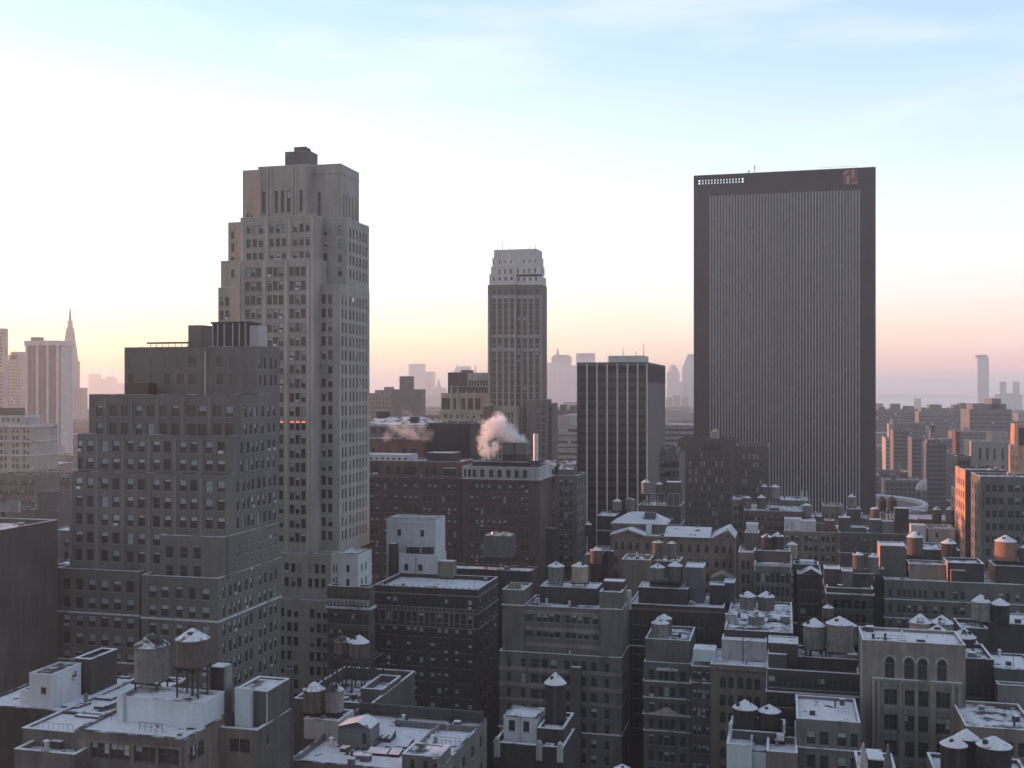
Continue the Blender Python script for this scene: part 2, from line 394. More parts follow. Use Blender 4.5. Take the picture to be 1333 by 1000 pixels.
def add_clutter(M, n, big=True):
    th = M['th']; w, d = M['x1'] - M['x0'], M['y1'] - M['y0']; z = M['zr']
    for i in range(n):
        x = M['x0'] + 1 + rng.random() * max(.1, w - 2.4); y = M['y0'] + 1 + rng.random() * max(.1, d - 2.4)
        k = rng.random(); b = MB()
        if k < .40:
            h = .5 + rng.random() * .9; r = .12 + rng.random() * .16
            b.tube((x, y, z), (x, y, z + h), r, r, 8); b.tube((x, y, z + h), (x, y, z + h + .18), r * 1.7, r * .6, 8)
            th.part('roof_vent', b, rng.choice(['steel', 'metal', 'lightmetal']), block=False)
        elif k < .62:
            a, c, h = .6 + rng.random() * .9, .6 + rng.random() * .9, .4 + rng.random() * .7
            b.box(x, x + a, y, y + c, z, z + h, 0); b.box(x - .06, x + a + .06, y - .06, y + c + .06, z + h + .002, z + h + .12, 1)
            th.part('roof_hatch', b, [rng.choice(['greydark', 'dark', 'grey']), 'snow'], block=False)
        elif k < .82:
            L_ = 1.5 + rng.random() * 3; h = .25
            if rng.random() < .5: b.box(x, min(x + L_, M['x1'] - .5), y, y + .22, z + .1, z + .1 + h)
            else: b.box(x, x + .22, y, min(y + L_, M['y1'] - .5), z + .1, z + .1 + h)
            b.box(x, x + .2, y, y + .2, z, z + .1)
            th.part('roof_duct', b, rng.choice(['steel', 'dark', 'metal']), block=False)
        elif k < .90:
            L_ = 2 + rng.random() * 3; nb = 4; xe = min(x + L_, M['x1'] - .5)
            for i_ in range(nb + 1): b.bar((x + (xe - x) * i_ / nb, y, z), (x + (xe - x) * i_ / nb, y, z + 1.05), .05)
            b.bar((x, y, z + 1.05), (xe, y, z + 1.05), .05); b.bar((x, y, z + .55), (xe, y, z + .55), .04)
            th.part('railing_lattice', b, 'steel', block=False)
        elif k < .94:
            hh = 2.5 + rng.random() * 2.5; b.tube((x, y, z), (x, y, z + hh), .05, .03, 5)
            for i_ in range(3): b.bar((x - .5 + .1 * i_, y, z + hh - .2 - .35 * i_), (x + .5 - .1 * i_, y, z + hh - .2 - .35 * i_), .03)
            th.part('antenna', b, 'steel', block=False)
        else:
            b.tube((x, y, z), (x, y, z + 1.6 + rng.random() * 1.6), .05, .05, 5)
            th.part('vent_pipe', b, 'steel', block=False)
def boxpart(th, name, Y, xl, xr, yt, yb=None, depth=1.0, mat='dark', top=None, zb=None, X0=None):
    x0, x1 = Xp(xl, Y), Xp(xr, Y); z1 = Zp((xl + xr) / 2, yt, Y); z0 = Zp((xl + xr) / 2, yb, Y) if zb is None else zb
    b = MB(); b.box(x0, x1, Y, Y + depth, z0, z1, 0, 1 if top else 0)
    return th.part(name, b, [mat] + ([top] if top else []))
def Wn(fh, wh, top, cols, n=99, style='sash', mix=.4, **k): return dict(fh=fh, wh=wh, top=top, cols=cols, n=n, style=style, mix=mix, **k)
# ------------------------------------------------------------------ water tanks
def tank(label, Y, cx, w, ytip, yeave, ybot, ybase=None, mat='wood', cap='snowcap', group='rooftop water tanks', zbase=None, legs=True, hat=None, ladder=False, name='water_tank'):
    d = Dp(cx, Y); r = w / 2 / FPX * d; Yc = Y + r; x = Xp(cx, Yc)
    z = lambda py: CAMZ - (py - HY) / FPX * Dp(cx, Yc)
    ze, zt, zb = z(yeave), z(ytip), z(ybot)
    tr = random.Random(label); zt = ze + min(max((zt - ze), r * .5), r * .95) * tr.uniform(.9, 1.08)
    if cap == 'snowcap': cap = tr.choice(['snowcap', 'snowcap', 'snowhalf', 'snow'])
    if mat in ('wood', 'woodgrey'): mat = tr.choice([mat, mat, 'woodpale', 'woodred'])
    ladder = ladder or tr.random() < .3; lean = tr.uniform(-.02, .02)
    z0 = zbase if zbase is not None else (z(ybase) if ybase else zb - .8)
    z0 = min(z0, zb - .45)
    T = Thing(name, label, 'water tank', (x, Yc, z0), group)
    b = MB(); n = 28
    b.lathe(x, Yc, [(.01, zb), (r * 1.0, zb), (r * .985, ze), (.01, ze)], n, 0)
    hz = zb + .25; k = 0
    while hz < ze - .2:
        rr_ = r * 1.0 + .022; b.lathe(x, Yc, [(r * .985, hz), (rr_, hz), (rr_, hz + .07), (r * .985, hz + .07)], n, 1)
        k += 1; hz += (ze - zb) * (.11 + .012 * k)
    T.part('barrel', b, [mat, mat if mat != 'woodtan' else 'woodgrey'])
    c = MB(); ov = r * 1.07
    c.lathe(x, Yc, [(r * .9, ze - .02), (ov, ze - .10), (ov, ze + .02)], 20, 1)
    c.lathe(x, Yc, [(ov, ze + .02), (r * .55, ze + (zt - ze) * .50), (r * .12, zt - .12), (.01, zt)], 20, 0)
    cn = T.part('cone_roof', c, [cap, 'woodgrey'])
    f = MB(); f.box(x - .35 * r * .5, x + .35 * r * .3, Yc - r * .62, Yc - r * .32, ze + (zt - ze) * .36, ze + (zt - ze) * .66 + .12)
    hx = tr.choice([-.6, -.25, .1, .4, None]); f = MB()
    if hx is not None: f.box(x + hx * r - r * .13, x + hx * r + r * .15, Yc - r * .55, Yc - r * .28, ze + (zt - ze) * .30, ze + (zt - ze) * .62 + .12)
    T.part('roof_hatch', f, 'steel', cn, block=False)
    f = MB(); f.tube((x, Yc, zt - .1), (x, Yc, zt + r * .14), .07, .05, 6); T.part('finial', f, 'steel', cn, block=False)
    p = MB()
    for i in range(5):
        t = -r * .85 + i * r * .425
        p.box(x + t - .08, x + t + .08, Yc - math.sqrt(max(.05, 1.05 * r * r - t * t)), Yc + math.sqrt(max(.05, 1.05 * r * r - t * t)), zb - .22, zb - .004)
    p.box(x - r, x + r, Yc - r * .62, Yc - r * .52, zb - .44, zb - .222); p.box(x - r, x + r, Yc + r * .52, Yc + r * .62, zb - .44, zb - .222)
    T.part('platform_frame', p, 'steel')
    if legs and zb - .44 - z0 > .05:
        for sx in (-1, 1):
            for sy in (-1, 1):
                lg = MB(); lg.box(x + sx * r * .72 - .09, x + sx * r * .72 + .09, Yc + sy * r * .57 - .09, Yc + sy * r * .57 + .09, z0, zb - .442)
                T.part('leg', lg, 'steel', block=False)
        if zb - z0 > 2.2:
            br = MB(); zt_, zl = zb - .5, z0 + .2
            for y_ in (Yc - r * .57,):
                br.bar((x - r * .72, y_, zl), (x + r * .72, y_, zt_), .06); br.bar((x + r * .72, y_, zl), (x - r * .72, y_, zt_), .06)
            T.part('cross_bracing_lattice', br, 'steel', block=False)
            rp = MB(); rp.tube((x, Yc, z0), (x, Yc, zb - .3), .16, .16, 8); T.part('riser_pipe', rp, 'steel', block=False)
    else:
        sk = MB(); sk.box(x - r * .8, x + r * .8, Yc - r * .5, Yc + r * .5, z0, zb - .442); T.part('plinth', sk, 'dark')
    if ladder:
        la = MB(); yy = Yc - r * .99 - .12; xx = x + r * .18
        la.bar((xx - .2, yy, z0 + .3), (xx - .2, yy, ze + .2), .04); la.bar((xx + .2, yy, z0 + .3), (xx + .2, yy, ze + .2), .04)
        zz = z0 + .6
        while zz < ze: la.bar((xx - .2, yy, zz), (xx + .2, yy, zz), .03); zz += .35
        T.part('ladder_chain', la, 'metal', block=False)
    return T
# ================================================================== the city, near to far
def at(Y, xl, xr): return ((Xp(xl, Y) + Xp(xr, Y)) / 2, Y, 0)
def blk(name, label, Y, xl, xr, yt, group=None, cat='building', **k):
    th = build(name, label, at(Y, xl, xr), group, cat)
    return th, mass(th, Y, xl, xr, yt, **k)
GT = 'rooftop water tanks'
# ------------------------------------------------------------------ tall setback tower
T = build('setback_tower', 'tall grey limestone skyscraper with stepped setbacks and a flat topped crown', at(255, 310, 440))
fr3 = [(319, 325.3), (326.6, 332.6), (333.9, 340), (348, 354), (355.4, 361.4), (362.8, 368.8), (376.8, 382.8), (384.2, 390.2), (391.8, 397.8)]
sideT = [(445, 447), (449.3, 451.3), (455, 457), (459.4, 461.2), (464, 465.8), (468, 469.6), (472, 473.6), (476, 477.4)]
fh = 3.58
b0 = mass(T, 249, 284, 430, 779, far=441, mat='lime', front=Wn(fh, 2.3, 2.2, [(365, 370), (373.6, 379.6), (382, 388), (403, 409), (412, 417.6), (420, 425.5)], 9, mix=.25), roof='tarroof', right=Wn(fh, 2.3, 2.2, [(432, 434), (436, 438)], 9), ledges=[(.5, .5, .12)])
b1 = mass(T, 250.5, 284, 431, 719, far=441.5, mat='lime', zb=b0, front=Wn(fh, 2.3, 2.6, [(370, 376), (379, 384.5), (387, 392.5), (401, 406.5), (409.5, 415), (418, 423.5)], 3, mix=.3), right=Wn(fh, 2.3, 2.6, [(433.5, 435.5), (437, 439)], 3), ledges=[(.4, .4, .12)], roof='tarroof')
body = mass(T, 256.5, 284, 442, 373, far=481, zb=b1, mat='lime', front=Wn(fh, 2.35, 2.4, [(286, 291), (293, 298), (363, 368), (418.5, 424), (427, 432.6)], 40, mix=.42), right=Wn(fh, 2.5, 2.4, sideT, 40, mix=.12), roof='tarroof')
def tv(k, u): return 7 if (k == 11 and rng.random() < .75) else pickvar('sash', .55)
m1 = mass(T, 253, 309, 409, 338, depth=8, zb=b1, mat='lime', roof='tarroof', front=Wn(fh, 2.35, 2.0, fr3, 40, var=tv))
m2 = mass(T, 261.5, 297, 451, 287, far=480.5, zb=body, mat='lime', roof='tarroof', front=Wn(fh, 2.3, 2.0, [(301, 305), (412, 415), (421, 426), (440, 445)], 6, mix=.5), right=Wn(fh, 2.5, 2.3, [(455, 457), (459.4, 461.4), (464, 465.6), (468, 469.8), (472.4, 474), (476, 477.6)], 7, mix=.1))
mass(T, 259, 287.5, 310, 340, depth=14, zb=body, mat='lime', roof='tarroof', front=Wn(fh, 2.3, 2.2, [(301, 305)], 3))
m3 = mass(T, 256.2, 313, 410, 282, depth=9, zb=m1, mat='lime', roof='tarroof', front=Wn(fh, 2.1, 2.1, [(321, 326.5), (329, 334.5), (337, 342.5), (351, 356.5), (359, 364.5), (367, 372.5), (381.5, 387), (389.8, 395.2), (397.8, 403.2)], 3, mix=.55))
for M_, xs_ in ((m1, (311.2, 344, 372.8, 401.5, 406.5)), (m3, (315.6, 347, 377, 406.5))):
    for a in xs_:
        pb = MB(); x = Xp(a, M_['y0']); pb.box(x - .38, x + .38, M_['y0'] - .2, M_['y0'] - .003, M_['zb'] + .05, M_['z1'] - .5); T.part('pier', pb, 'limelight')
slit = dict(style='slit', dep=.3)
c1 = mass(T, 261.8, 336, 401, 216, depth=17, zb=m2, mat='lime', roof='tarroof', par=.5, front=Wn(30, 5.8, 6.6, [(341, 345.5), (357.5, 362), (365.5, 370), (373.5, 378), (390, 394)], 1, mix=.3, **slit))
for a, b_ in ((348, 349.4), (352, 353.4), (380.5, 381.9), (384.5, 385.9), (338, 339.2), (397, 398.2)):
    x0, x1 = Xp(a, 261.6), Xp(b_, 261.6); pb = MB(); pb.box(x0, x1, 261.45, 261.79, c1['zb'], c1['z1'] - .4); T.part('pilaster', pb, 'limelight')
cB = mass(T, 264.5, 400, 443.5, 214.5, X0=Xp(400, 264.5), far=467.5, zb=m2, mat='lime', roof='tarroof', par=.5, front=Wn(30, 6.4, 7.2, [(413.6, 417.6)], 1, mix=.3, **slit), right=Wn(30, 7.0, 7.6, [(447, 448.2), (451, 452.2), (454.6, 455.8), (458.4, 459.6), (463, 464)], 1, mix=0, **slit), ledges=[(2.2, .25, .12)])
mass(T, 266, 316, 336.5, 222, depth=13, zb=m2, mat='lime', roof='tarroof', par=.4, front=Wn(9, 1.6, 11.6, [(321, 324), (326, 329)], 1))
cp = mass(T, 268, 371, 403, 197.5, far=413.5, zb=c1['zr'], mat='loam', roof='tarroof', part='penthouse', cop='copingdark')
mass(T, 269.5, 383, 398, 192, far=404.5, zb=cp, mat='loam', roof='tarroof', part='penthouse', par=.2, cop='copingdark')
rb_ = MB()
for i in range(9):
    x = Xp(372 + i * 5, 268.2); rb_.bar((x, 268.3, cp['z1']), (x, 268.3, cp['z1'] + 1.3), .06)
rb_.bar((Xp(372, 268.2), 268.3, cp['z1'] + 1.3), (Xp(412, 268.2), 268.3, cp['z1'] + 1.3), .06)
T.part('railing_lattice', rb_, 'steel', block=False)
# ------------------------------------------------------------------ broad brown setback block
B = build('setback_block', 'broad brown brick office block with stepped tiers and paired windows', at(190, 90, 290))
PR = [(98.5, 107), (113, 121.5), (131.5, 140.5), (146.5, 155.5), (165, 173.5), (180, 188.5), (199, 208), (213.5, 222.5), (233.5, 242), (248, 256.8), (267, 277), (283, 292.8)]
SD = [(308, 311), (316, 319), (322, 325), (327.5, 331), (335, 339), (342, 345.6), (349.6, 353), (356, 359.2)]
XR = -106.2; fb = 3.66
def sp(cols, n, top=2.0, mix=.5, **k): return Wn(fb, 2.3, top, cols, n, mix=mix, **k)
a0 = mass(B, 190, 74, 184, 742, X1=Xp(183.5, 190.5), depth=20, mat='loam', front=sp([(82.5, 91.5), (98.5, 108), (114.5, 124.5), (131, 141), (147.5, 157.5), (164.5, 174.5)], 8, mix=.75), roof='snow', cop='coping', ledges=[(8.6, .35, .15, 1), (18.2, .4, .2, 1), (24.4, .4, .2, 1)])
a1 = mass(B, 188, 184, 282, 751, X1=-106.16, depth=27, mat='loam', front=sp([(193.5, 203.5), (209.5, 219.5), (228.5, 237.5), (245.5, 254.5), (262.5, 272.5)], 8, mix=.75), right=sp([(290, 293), (298, 301.5), (304.5, 308), (310.5, 314), (319, 322.5), (325.5, 329), (337, 340.5), (343.5, 347), (351, 354.4), (357.4, 360.6)], 9, mix=.75), roof='snow', cop='coping', ledges=[(8.2, .35, .15, 1)])
a2 = mass(B, 190.2, 209, 287, 698, X1=-106.18, depth=24, zb=a1, mat='loam', front=sp([(216.5, 225.5), (234.5, 244), (252, 261.5)], 2, top=2.2, mix=.3), right=sp([(297.5, 300.5), (303.5, 306.5), (309.5, 312.5), (319, 322), (325, 328.5), (331, 334), (337.5, 341), (344, 347), (350.5, 354), (357, 360)], 2, top=2.2), roof='snow', cop='coping')
a3 = mass(B, 191.6, 95, 300, 616, X1=-106.2, depth=22.4, zb=a0, mat='loam', front=sp(PR, 6, top=1.2, mix=.85), right=sp(SD, 6, top=1.6), roof='tarroof', cop='copingdark')
a4 = mass(B, 194.2, 101, 305, 566, X1=-106.22, depth=20, zb=a3, mat='loam', front=sp(PR, 2, top=1.3, mix=.78), right=sp([(313, 316), (321, 324), (327, 330.4), (333, 336.4), (340, 343.4), (348, 351.4), (355, 358)], 2, top=1.5, mix=.75), roof='tarroof', cop='copingdark')
a5 = mass(B, 197.2, 116, 310, 514, X1=-106.24, depth=17.4, zb=a4, mat='loam', front=sp([(125.5, 133.5), (142.5, 151.5), (157.5, 166.5), (176.5, 184.5), (191.5, 200.5), (208.5, 217.5), (223.5, 233.5), (243, 255.5), (258, 269), (277.5, 288.5), (293, 303.5)], 2, top=2.2, mix=.45), right=sp([(318, 321.4), (324.6, 328), (331, 334.4), (340, 343.4), (348, 351.4), (355, 358)], 2, top=2.4, mix=.78), roof='tarroof', cop='copingdark')
a6 = mass(B, 203.5, 162, 332, 452, X1=-106.26, depth=11, zb=a5, mat='loam', front=sp([(167.5, 174.5), (195.5, 202.5), (214.5, 221.5), (230.5, 239.5), (245.5, 255.5), (282.5, 290.5), (299.5, 306.5)], 2, top=2.0, mix=0, skip=.5), right=sp([(337, 340), (343, 346), (351, 354), (357, 360)], 2, top=2.2, mix=.1), roof='tarroof', cop='copingdark', clutter=3)
for M_, xs_ in ((a3, (93, 126.3, 160.4, 194, 228.2, 262, 297)), (a4, (126.3, 160.4, 194, 228.2, 262)), (a5, (138, 171, 205, 238, 273))):
    for a in xs_:
        pb = MB(); x = Xp(a, M_['y0']); pb.box(x - .34, x + .34, M_['y0'] - .16, M_['y0'] - .003, M_['zb'] + .05, M_['z1'] - .7); B.part('pier', pb, 'loamlight')
a7 = mass(B, 205, 245, 262.5, 424, depth=7, zb=a6, mat='loam', roof='tarroof', part='penthouse', cop='copingdark')
mass(B, 205.3, 262.7, 276, 427.5, depth=6.5, zb=a6, mat='loam', roof='tarroof', part='penthouse', cop='copingdark')
pb = MB(); zt = Zp(268, 457, 203.2); xx = Xp(268.2, 203.2); pb.tube((xx, 202.9, a5['zr']), (xx, 202.9, zt), .14, .12, 8); B.part('flue_pipe', pb, 'white')
pb = MB()
for i in range(7):
    x = Xp(196 + i * 8, 204); pb.bar((x, 204, a6['z1']), (x, 204, a6['z1'] + .8), .1)
pb.box(Xp(193.5, 204.5), Xp(246, 204), 203.8, 204.4, a6['z1'] + .8, a6['z1'] + 1.15); B.part('roof_rail_lattice', pb, 'rust')
ct = Thing('cooling_unit', 'low dark cooling unit framed by pale pipes on top of the brown setback block', 'cooling unit', (Xp(305, 205), 205.5, a6['zr']))
x0, x1, zt = Xp(276, 205), Xp(322, 205), Zp(300, 421, 205)
pb = MB(); pb.box(x0, x1, 205.2, 210.5, a6['zr'], zt); ct.part('casing', pb, 'greydark')
for px_ in (277, 283.5, 292, 303, 311.5, 319.5):
    pb = MB(); x = Xp(px_, 205); pb.box(x - .14, x + .14, 204.95, 205.19, a6['zr'], zt); ct.part('post', pb, 'metal')
pb = MB(); pb.box(x0 - .3, x1 + .3, 204.9, 210.8, zt + .004, zt + .35); ct.part('cap', pb, 'greydark')
pb = MB(); pb.box(Xp(303.5, 205), Xp(319, 205), 205.08, 205.198, a6['zr'] + 1.2, zt - .3); ct.part('louvre_panel', pb, 'dark')
pb = MB(); pb.box(Xp(323, 205), Xp(335, 205), 205.5, 209.5, a6['zr'] + .4, zt - .5); ct.part('duct_box', pb, 'metal')
gl = MB(); x0, x1 = Xp(165, 200), Xp(195, 200); gl.box(x0, x1, 199.5, 202.5, a5['zr'], Zp(180, 499, 200)); B.part('glazed_shed', gl, 'glassblue')
# ------------------------------------------------------------------ blank brick building, far left
xw = -139.8
W0 = build('windowless_building', 'plain brown brick building with a blank windowless side wall and snow edged roof', (xw - 10, 170, 0))
w0 = mass(W0, 154, 0, 10, 0, X0=-172, X1=xw, depth=31, Z1=72.2, mat='brown', roof='snowpatch', cop='coping', clutter=5)
# ------------------------------------------------------------------ foreground roof with white penthouse and two tanks
F1 = build('corner_building', 'brown building with snowy roof, white penthouse and wide window bands in the near corner', at(112, 60, 240))
f_low = mass(F1, 109.5, 19, 97, 979, depth=22, mat='stone', roof='snowpatch', cop='coping', par=.6, front=Wn(3.6, 1.9, 2.6, [(30, 42), (55, 66), (80, 90)], 2))
f_up = mass(F1, 112.6, 29, 97, 951, depth=25, zb=f_low, mat='stone', roof='snow', cop='coping', par=.25, front=Wn(4, 1.75, 1.0, [(35, 44), (58, 68), (74, 83.5)], 1, mix=.6, dep=.3))
f_m = mass(F1, 112, 97.2, 241, 957, far=294, mat='stone', roof='snow', cop='copingdark', par=.22, sidemat='tan',
           front=Wn(4.4, 1.85, 1.25, [(118, 142), (143, 168), (175, 202), (207, 232.5)], 3, style='wide', mix=.8, dep=.3), right=Wn(4.4, 1.85, 1.25, [(246, 255.5), (257, 266)], 3, style='wide', mix=.8))
fs = MB()
for a, b_ in ((102, 112), (113.5, 117), (169, 174), (203, 206.2), (233.2, 236.5)):
    fs.box(Xp(a, 111.9), Xp(b_, 111.9), 111.9, 111.998, f_m['z1'] - 3.5, f_m['z1'] - .9)
fs.box(Xp(113.5, 111.9), Xp(236.5, 111.9), 111.88, 111.996, f_m['z1'] - 1.2, f_m['z1'] - .95); F1.part('stone_surround_trim', fs, 'tan')
zr = f_m['zr']
ph = mass(F1, 116.8, 152, 265, 911, far=292, zb=f_m['zr'], mat='bluewhite', roof='snowpatch', par=.12, pt=.2, part='penthouse', cop='coping', foot=False)
wh = mass(F1, 121, 38, 67, 878, far=105.5, zb=f_up['zr'], mat='white', roof='snowthin', par=.15, pt=.2, part='penthouse', front=Wn(5, .9, 1.6, [(53, 60)], 1), right=Wn(5, 1.0, .7, [(94, 100)], 1, style='sash', mix=1), foot=False)
mass(F1, 122.5, 26, 52, 900, depth=4, zb=f_up['zr'], mat='white', roof='tarroof', par=.15, part='lean_to', front=Wn(9, 1.5, .7, [(35, 39)], 1, mix=0), foot=False)
mass(F1, 127.8, 97, 118, 858, depth=6, zb=f_up['zr'], mat='dark', roof='tarroof', par=.3, part='bulkhead', foot=False)
dr = MB(); xx = wh['x1']; yy = Yp(81, xx); dr.box(xx + .003, xx + .06, yy - .45, yy + .45, wh['zb'] + .05, wh['zb'] + 2.05); F1.part('door', dr, 'lightmetal')
b = MB(); zc = f_up['zr']
yv = YZ(111, 918, zc); xv = Xp(111, yv)
b.box(xv - .5, xv + .5, yv - .3, yv + .6, zc, zc + .35, 0, 1); b.box(xv - .2, xv + .2, yv - .05, yv + .35, zc + .352, zc + 1.5); F1.part('chimney', b, ['grey', 'snow'])
for (a, c, w, hh, dp) in ((90, 922, 22, .22, 1.4), (88, 906, 12, .6, 1.0), (134, 912, 22, .3, 1.3), (112, 935, 30, .25, 2.0), (60, 919, 9, .5, .5), (128, 924, 12, .4, .8), (100, 899, 26, .35, .7)):
    yv = YZ(a, c, zc); b = MB(); x0, x1 = Xp(a - w / 2, yv), Xp(a + w / 2, yv); b.box(x0, x1, yv, yv + dp, zc + .02, zc + hh, 0, 1); F1.part('roof_hatch', b, ['greydark', 'snow'], block=False)
for i in range(5):
    a = 136 + i * 3.4; yv = YZ(a, 927 - i * 2, zc); b = MB(); b.bar((Xp(a - 6, yv), yv - 1.2, zc + .12), (Xp(a + 7, yv), yv + 2.2, zc + .2 + .1 * i), .12); F1.part('roof_pipe', b, 'greydark', block=False)
rl_ = MB(); y_ = 112.75
for i in range(8):
    x = Xp(50 + i * 6.4, y_); rl_.bar((x, y_, f_up['z1']), (x, y_, f_up['z1'] + .9), .05)
rl_.bar((Xp(50, y_), y_, f_up['z1'] + .9), (Xp(95, y_), y_, f_up['z1'] + .9), .05); F1.part('railing_lattice', rl_, 'metal', block=False)
lp = MB(); lp.bar((Xp(160, 116.6), 116.7, zr), (Xp(160, 116.6), 116.7, ph['z1'] + .4), .05); lp.bar((Xp(163, 116.6), 116.7, zr), (Xp(163, 116.6), 116.7, ph['z1'] + .4), .05)
for i in range(9): lp.bar((Xp(160, 116.6), 116.7, zr + .3 + i * .33), (Xp(163, 116.6), 116.7, zr + .3 + i * .33), .03)
F1.part('ladder_chain', lp, 'metal', block=False)
tank('large grey water tank low above the white penthouse roof, half bare snowy cone', 119.2, 197.3, 44, 824, 840, 884, mat='woodgrey', cap='snowthin', zbase=ph['zr'], name='water_tank')
tank('grey water tank raised on tall thin legs over the white penthouse', 117.6, 250.5, 42.5, 817, 831, 865, mat='woodgrey', cap='snowhalf', zbase=ph['zr'])
lv = Thing('louvre_box', 'black louvred box with a thin snowy top behind the raised grey tank', 'ventilation box', (Xp(283, 122), 122, f_m['zr']))
b = MB(); b.box(Xp(274, 122.8), Xp(290, 122.8), 122.8, 124.6, f_m['zr'] + .6, Zp(282, 869, 122.8), 0); lv.part('casing', b, 'black')
b = MB(); b.box(Xp(273.5, 122.7), Xp(290.5, 122.7), 122.7, 124.7, Zp(282, 869, 122.8) + .003, Zp(282, 869, 122.8) + .12, 0); lv.part('cap', b, 'snow')
b = MB(); b.box(Xp(291, 123), Xp(295, 123), 123, 124.4, f_m['zr'], Zp(282, 868, 122.8), 0); lv.part('side_panel', b, 'metal')
b = MB(); b.box(Xp(275, 122.8), Xp(289, 122.8), 122.9, 124.5, f_m['zr'], f_m['zr'] + .597); lv.part('base', b, 'steel')
mass(F1, 119.6, 20, 75, 930, X0=-103, X1=f_m['x0'] - .02, depth=17, Z1=f_up['z1'] - .06, mat='dark', roof='snow', par=.2, cop='copingdark', part='rear_wing', foot=False)
# ------------------------------------------------------------------ courtyard building with gable wall and flue
E = build('courtyard_building', 'brown building with a low court, pale bulkhead and bare side wall beside a tall flue', at(120, 290, 360))
xe = Xp(335, 120)
e0 = mass(E, 120, 284, 335, 949, far=378, mat='tan', roof='snowpatch', cop='coping', par=.5, sidemat='brown', front=Wn(4, 1.7, 1.2, [(299, 311), (312, 325)], 3, style='wide', mix=.7), right=Wn(5.2, 1.2, 1.4, [(347.5, 350)], 3, mix=.8))
e1 = mass(E, 122.6, 306, 340, 899, X1=xe - .02, depth=6.3, zb=e0, mat='brown', roof='snowpatch', part='bulkhead', par=.15, foot=False)
mass(E, 121.7, 305.5, 325.5, 898, depth=.85, zb=e0, mat='bluewhite', roof='snow', part='bulkhead', par=.06, foot=False)
b = MB(); x = xe + .05; b.tube((xe - .35, 129.6, 30), (xe - .35, 129.6, Zp(380, 873, 129.5)), .42, .42, 10); b.tube((xe - .35, 129.6, Zp(380, 873, 129.5)), (xe - .35, 129.6, Zp(380, 871, 129.5)), .5, .5, 10); E.part('chimney', b, 'greydark')
b = MB(); y_ = Yp(347.5, xe + .1); b.tube((xe + .1, y_, e0['z1']), (xe + .1, y_, e1['z1'] - .1), .07, .07, 6); E.part('downpipe', b, 'white', block=False)
b = MB(); b.box(Xp(289, 121), Xp(299, 121), 121, 122.3, e0['zr'], e0['zr'] + 1.7); E.part('stair_hood', b, 'greydark')
# ------------------------------------------------------------------ low snowy roof with gabled shed
G1 = build('low_snowy_building', 'low building with long snow covered roof, gabled shed and parapet walls', at(138, 400, 560))
xg = -45.3
g1 = mass(G1, 138, 400, 569, 996, X0=Xp(385, 140), X1=xg, depth=25.3, Z1=46.3, mat='grey', roof='snow', cop='copingdark', par=.8, right=Wn(4, 1.8, 1.8, (5, 1, 1.4, 0, 1, 1), 4, mix=.4))
zg = g1['zr']
b = MB(); b.box(g1['x0'] + 8, xg - .4, 158.4, 158.9, zg, zg + .9); b.box(xg - 6.5, xg - 6.1, 147, 158.38, zg, zg + .9); G1.part('parapet', b, 'grey')
b = MB(); b.box(g1['x0'] + .4, xg - .4, 162.3, 162.9, zg + .78, zg + 2.0); G1.part('back_parapet', b, 'greydark')
hs = mass(G1, 146.8, 441, 481.5, 947, far=494, zb=zg, mat='grey', par=0, roof='snow', part='shed', foot=False, front=Wn(9, 1.7, .7, [(471, 477)], 1, mix=0))
b = MB(); x0, x1, y0, y1, z0 = hs['x0'] - .15, hs['x1'] + .15, hs['y0'] - .15, hs['y1'] + .15, hs['z1']
xm = Xp(466, 147); zm = z0 + .85
b.face([(x0, y0, z0 + .01), (xm, y0, zm), (xm, y1, zm), (x0, y1, z0 + .01)]); b.face([(xm, y0, zm), (x1, y0, z0 + .01), (x1, y1, z0 + .01), (xm, y1, zm)])
b.face([(x0, y0, z0 + .01), (x1, y0, z0 + .01), (xm, y0, zm)], 1); b.face([(x0, y1, z0 + .01), (x1, y1, z0 + .01), (xm, y1, zm)], 1)
G1.part('gable_roof', b, ['snow', 'purple'])
wt = mass(G1, 149.5, 395.5, 440, 938, depth=6, zb=zg, mat='pale', par=.15, roof='snowpatch', part='bulkhead', foot=False, front=Wn(9, 1.5, 1.4, [(399, 404)], 1, mix=0))
for (nm, a, c, w, h, d_, mt) in (('skylight', 497, 966, 22, 1.2, 2.5, 'greydark'), ('skylight', 522, 975, 16, .7, 3, 'dark'), ('roof_hatch', 548, 973, 24, .6, 2.4, 'dark'), ('skylight', 490, 984, 26, .7, 1.6, 'dark'), ('roof_hatch', 512, 986, 14, .8, 2.0, 'dark'),
                                 ('roof_hatch', 545, 990, 30, .4, 2.2, 'greydark'), ('roof_hatch', 563, 968, 8, 1.1, 1.0, 'rust')):
    yv = YZ(a, c, zg); b = MB(); x0, x1 = Xp(a - w / 2, yv), Xp(a + w / 2, yv)
    b.face([(x0, yv, zg), (x1, yv, zg), (x1, yv, zg + h * .5), (x0, yv, zg + h * .5)]); b.face([(x0, yv + d_, zg), (x0, yv, zg), (x0, yv, zg + h * .5), (x0, yv + d_, zg + h)]); b.face([(x1, yv, zg), (x1, yv + d_, zg), (x1, yv + d_, zg + h), (x1, yv, zg + h * .5)])
    b.face([(x0, yv, zg + h * .5), (x1, yv, zg + h * .5), (x1, yv + d_, zg + h), (x0, yv + d_, zg + h)], 1); b.face([(x1, yv + d_, zg), (x0, yv + d_, zg), (x0, yv + d_, zg + h), (x1, yv + d_, zg + h)])
    G1.part(nm, b, [mt, 'snow'], block=False)
for i in range(3):
    a = 462 + i * 9; yv = YZ(a, 978, zg); b = MB(); b.bar((Xp(a, yv), yv, zg + .1), (Xp(a + 14, yv), yv + 4, zg + 1.2), .2); G1.part('stair_rail', b, 'steel', block=False)
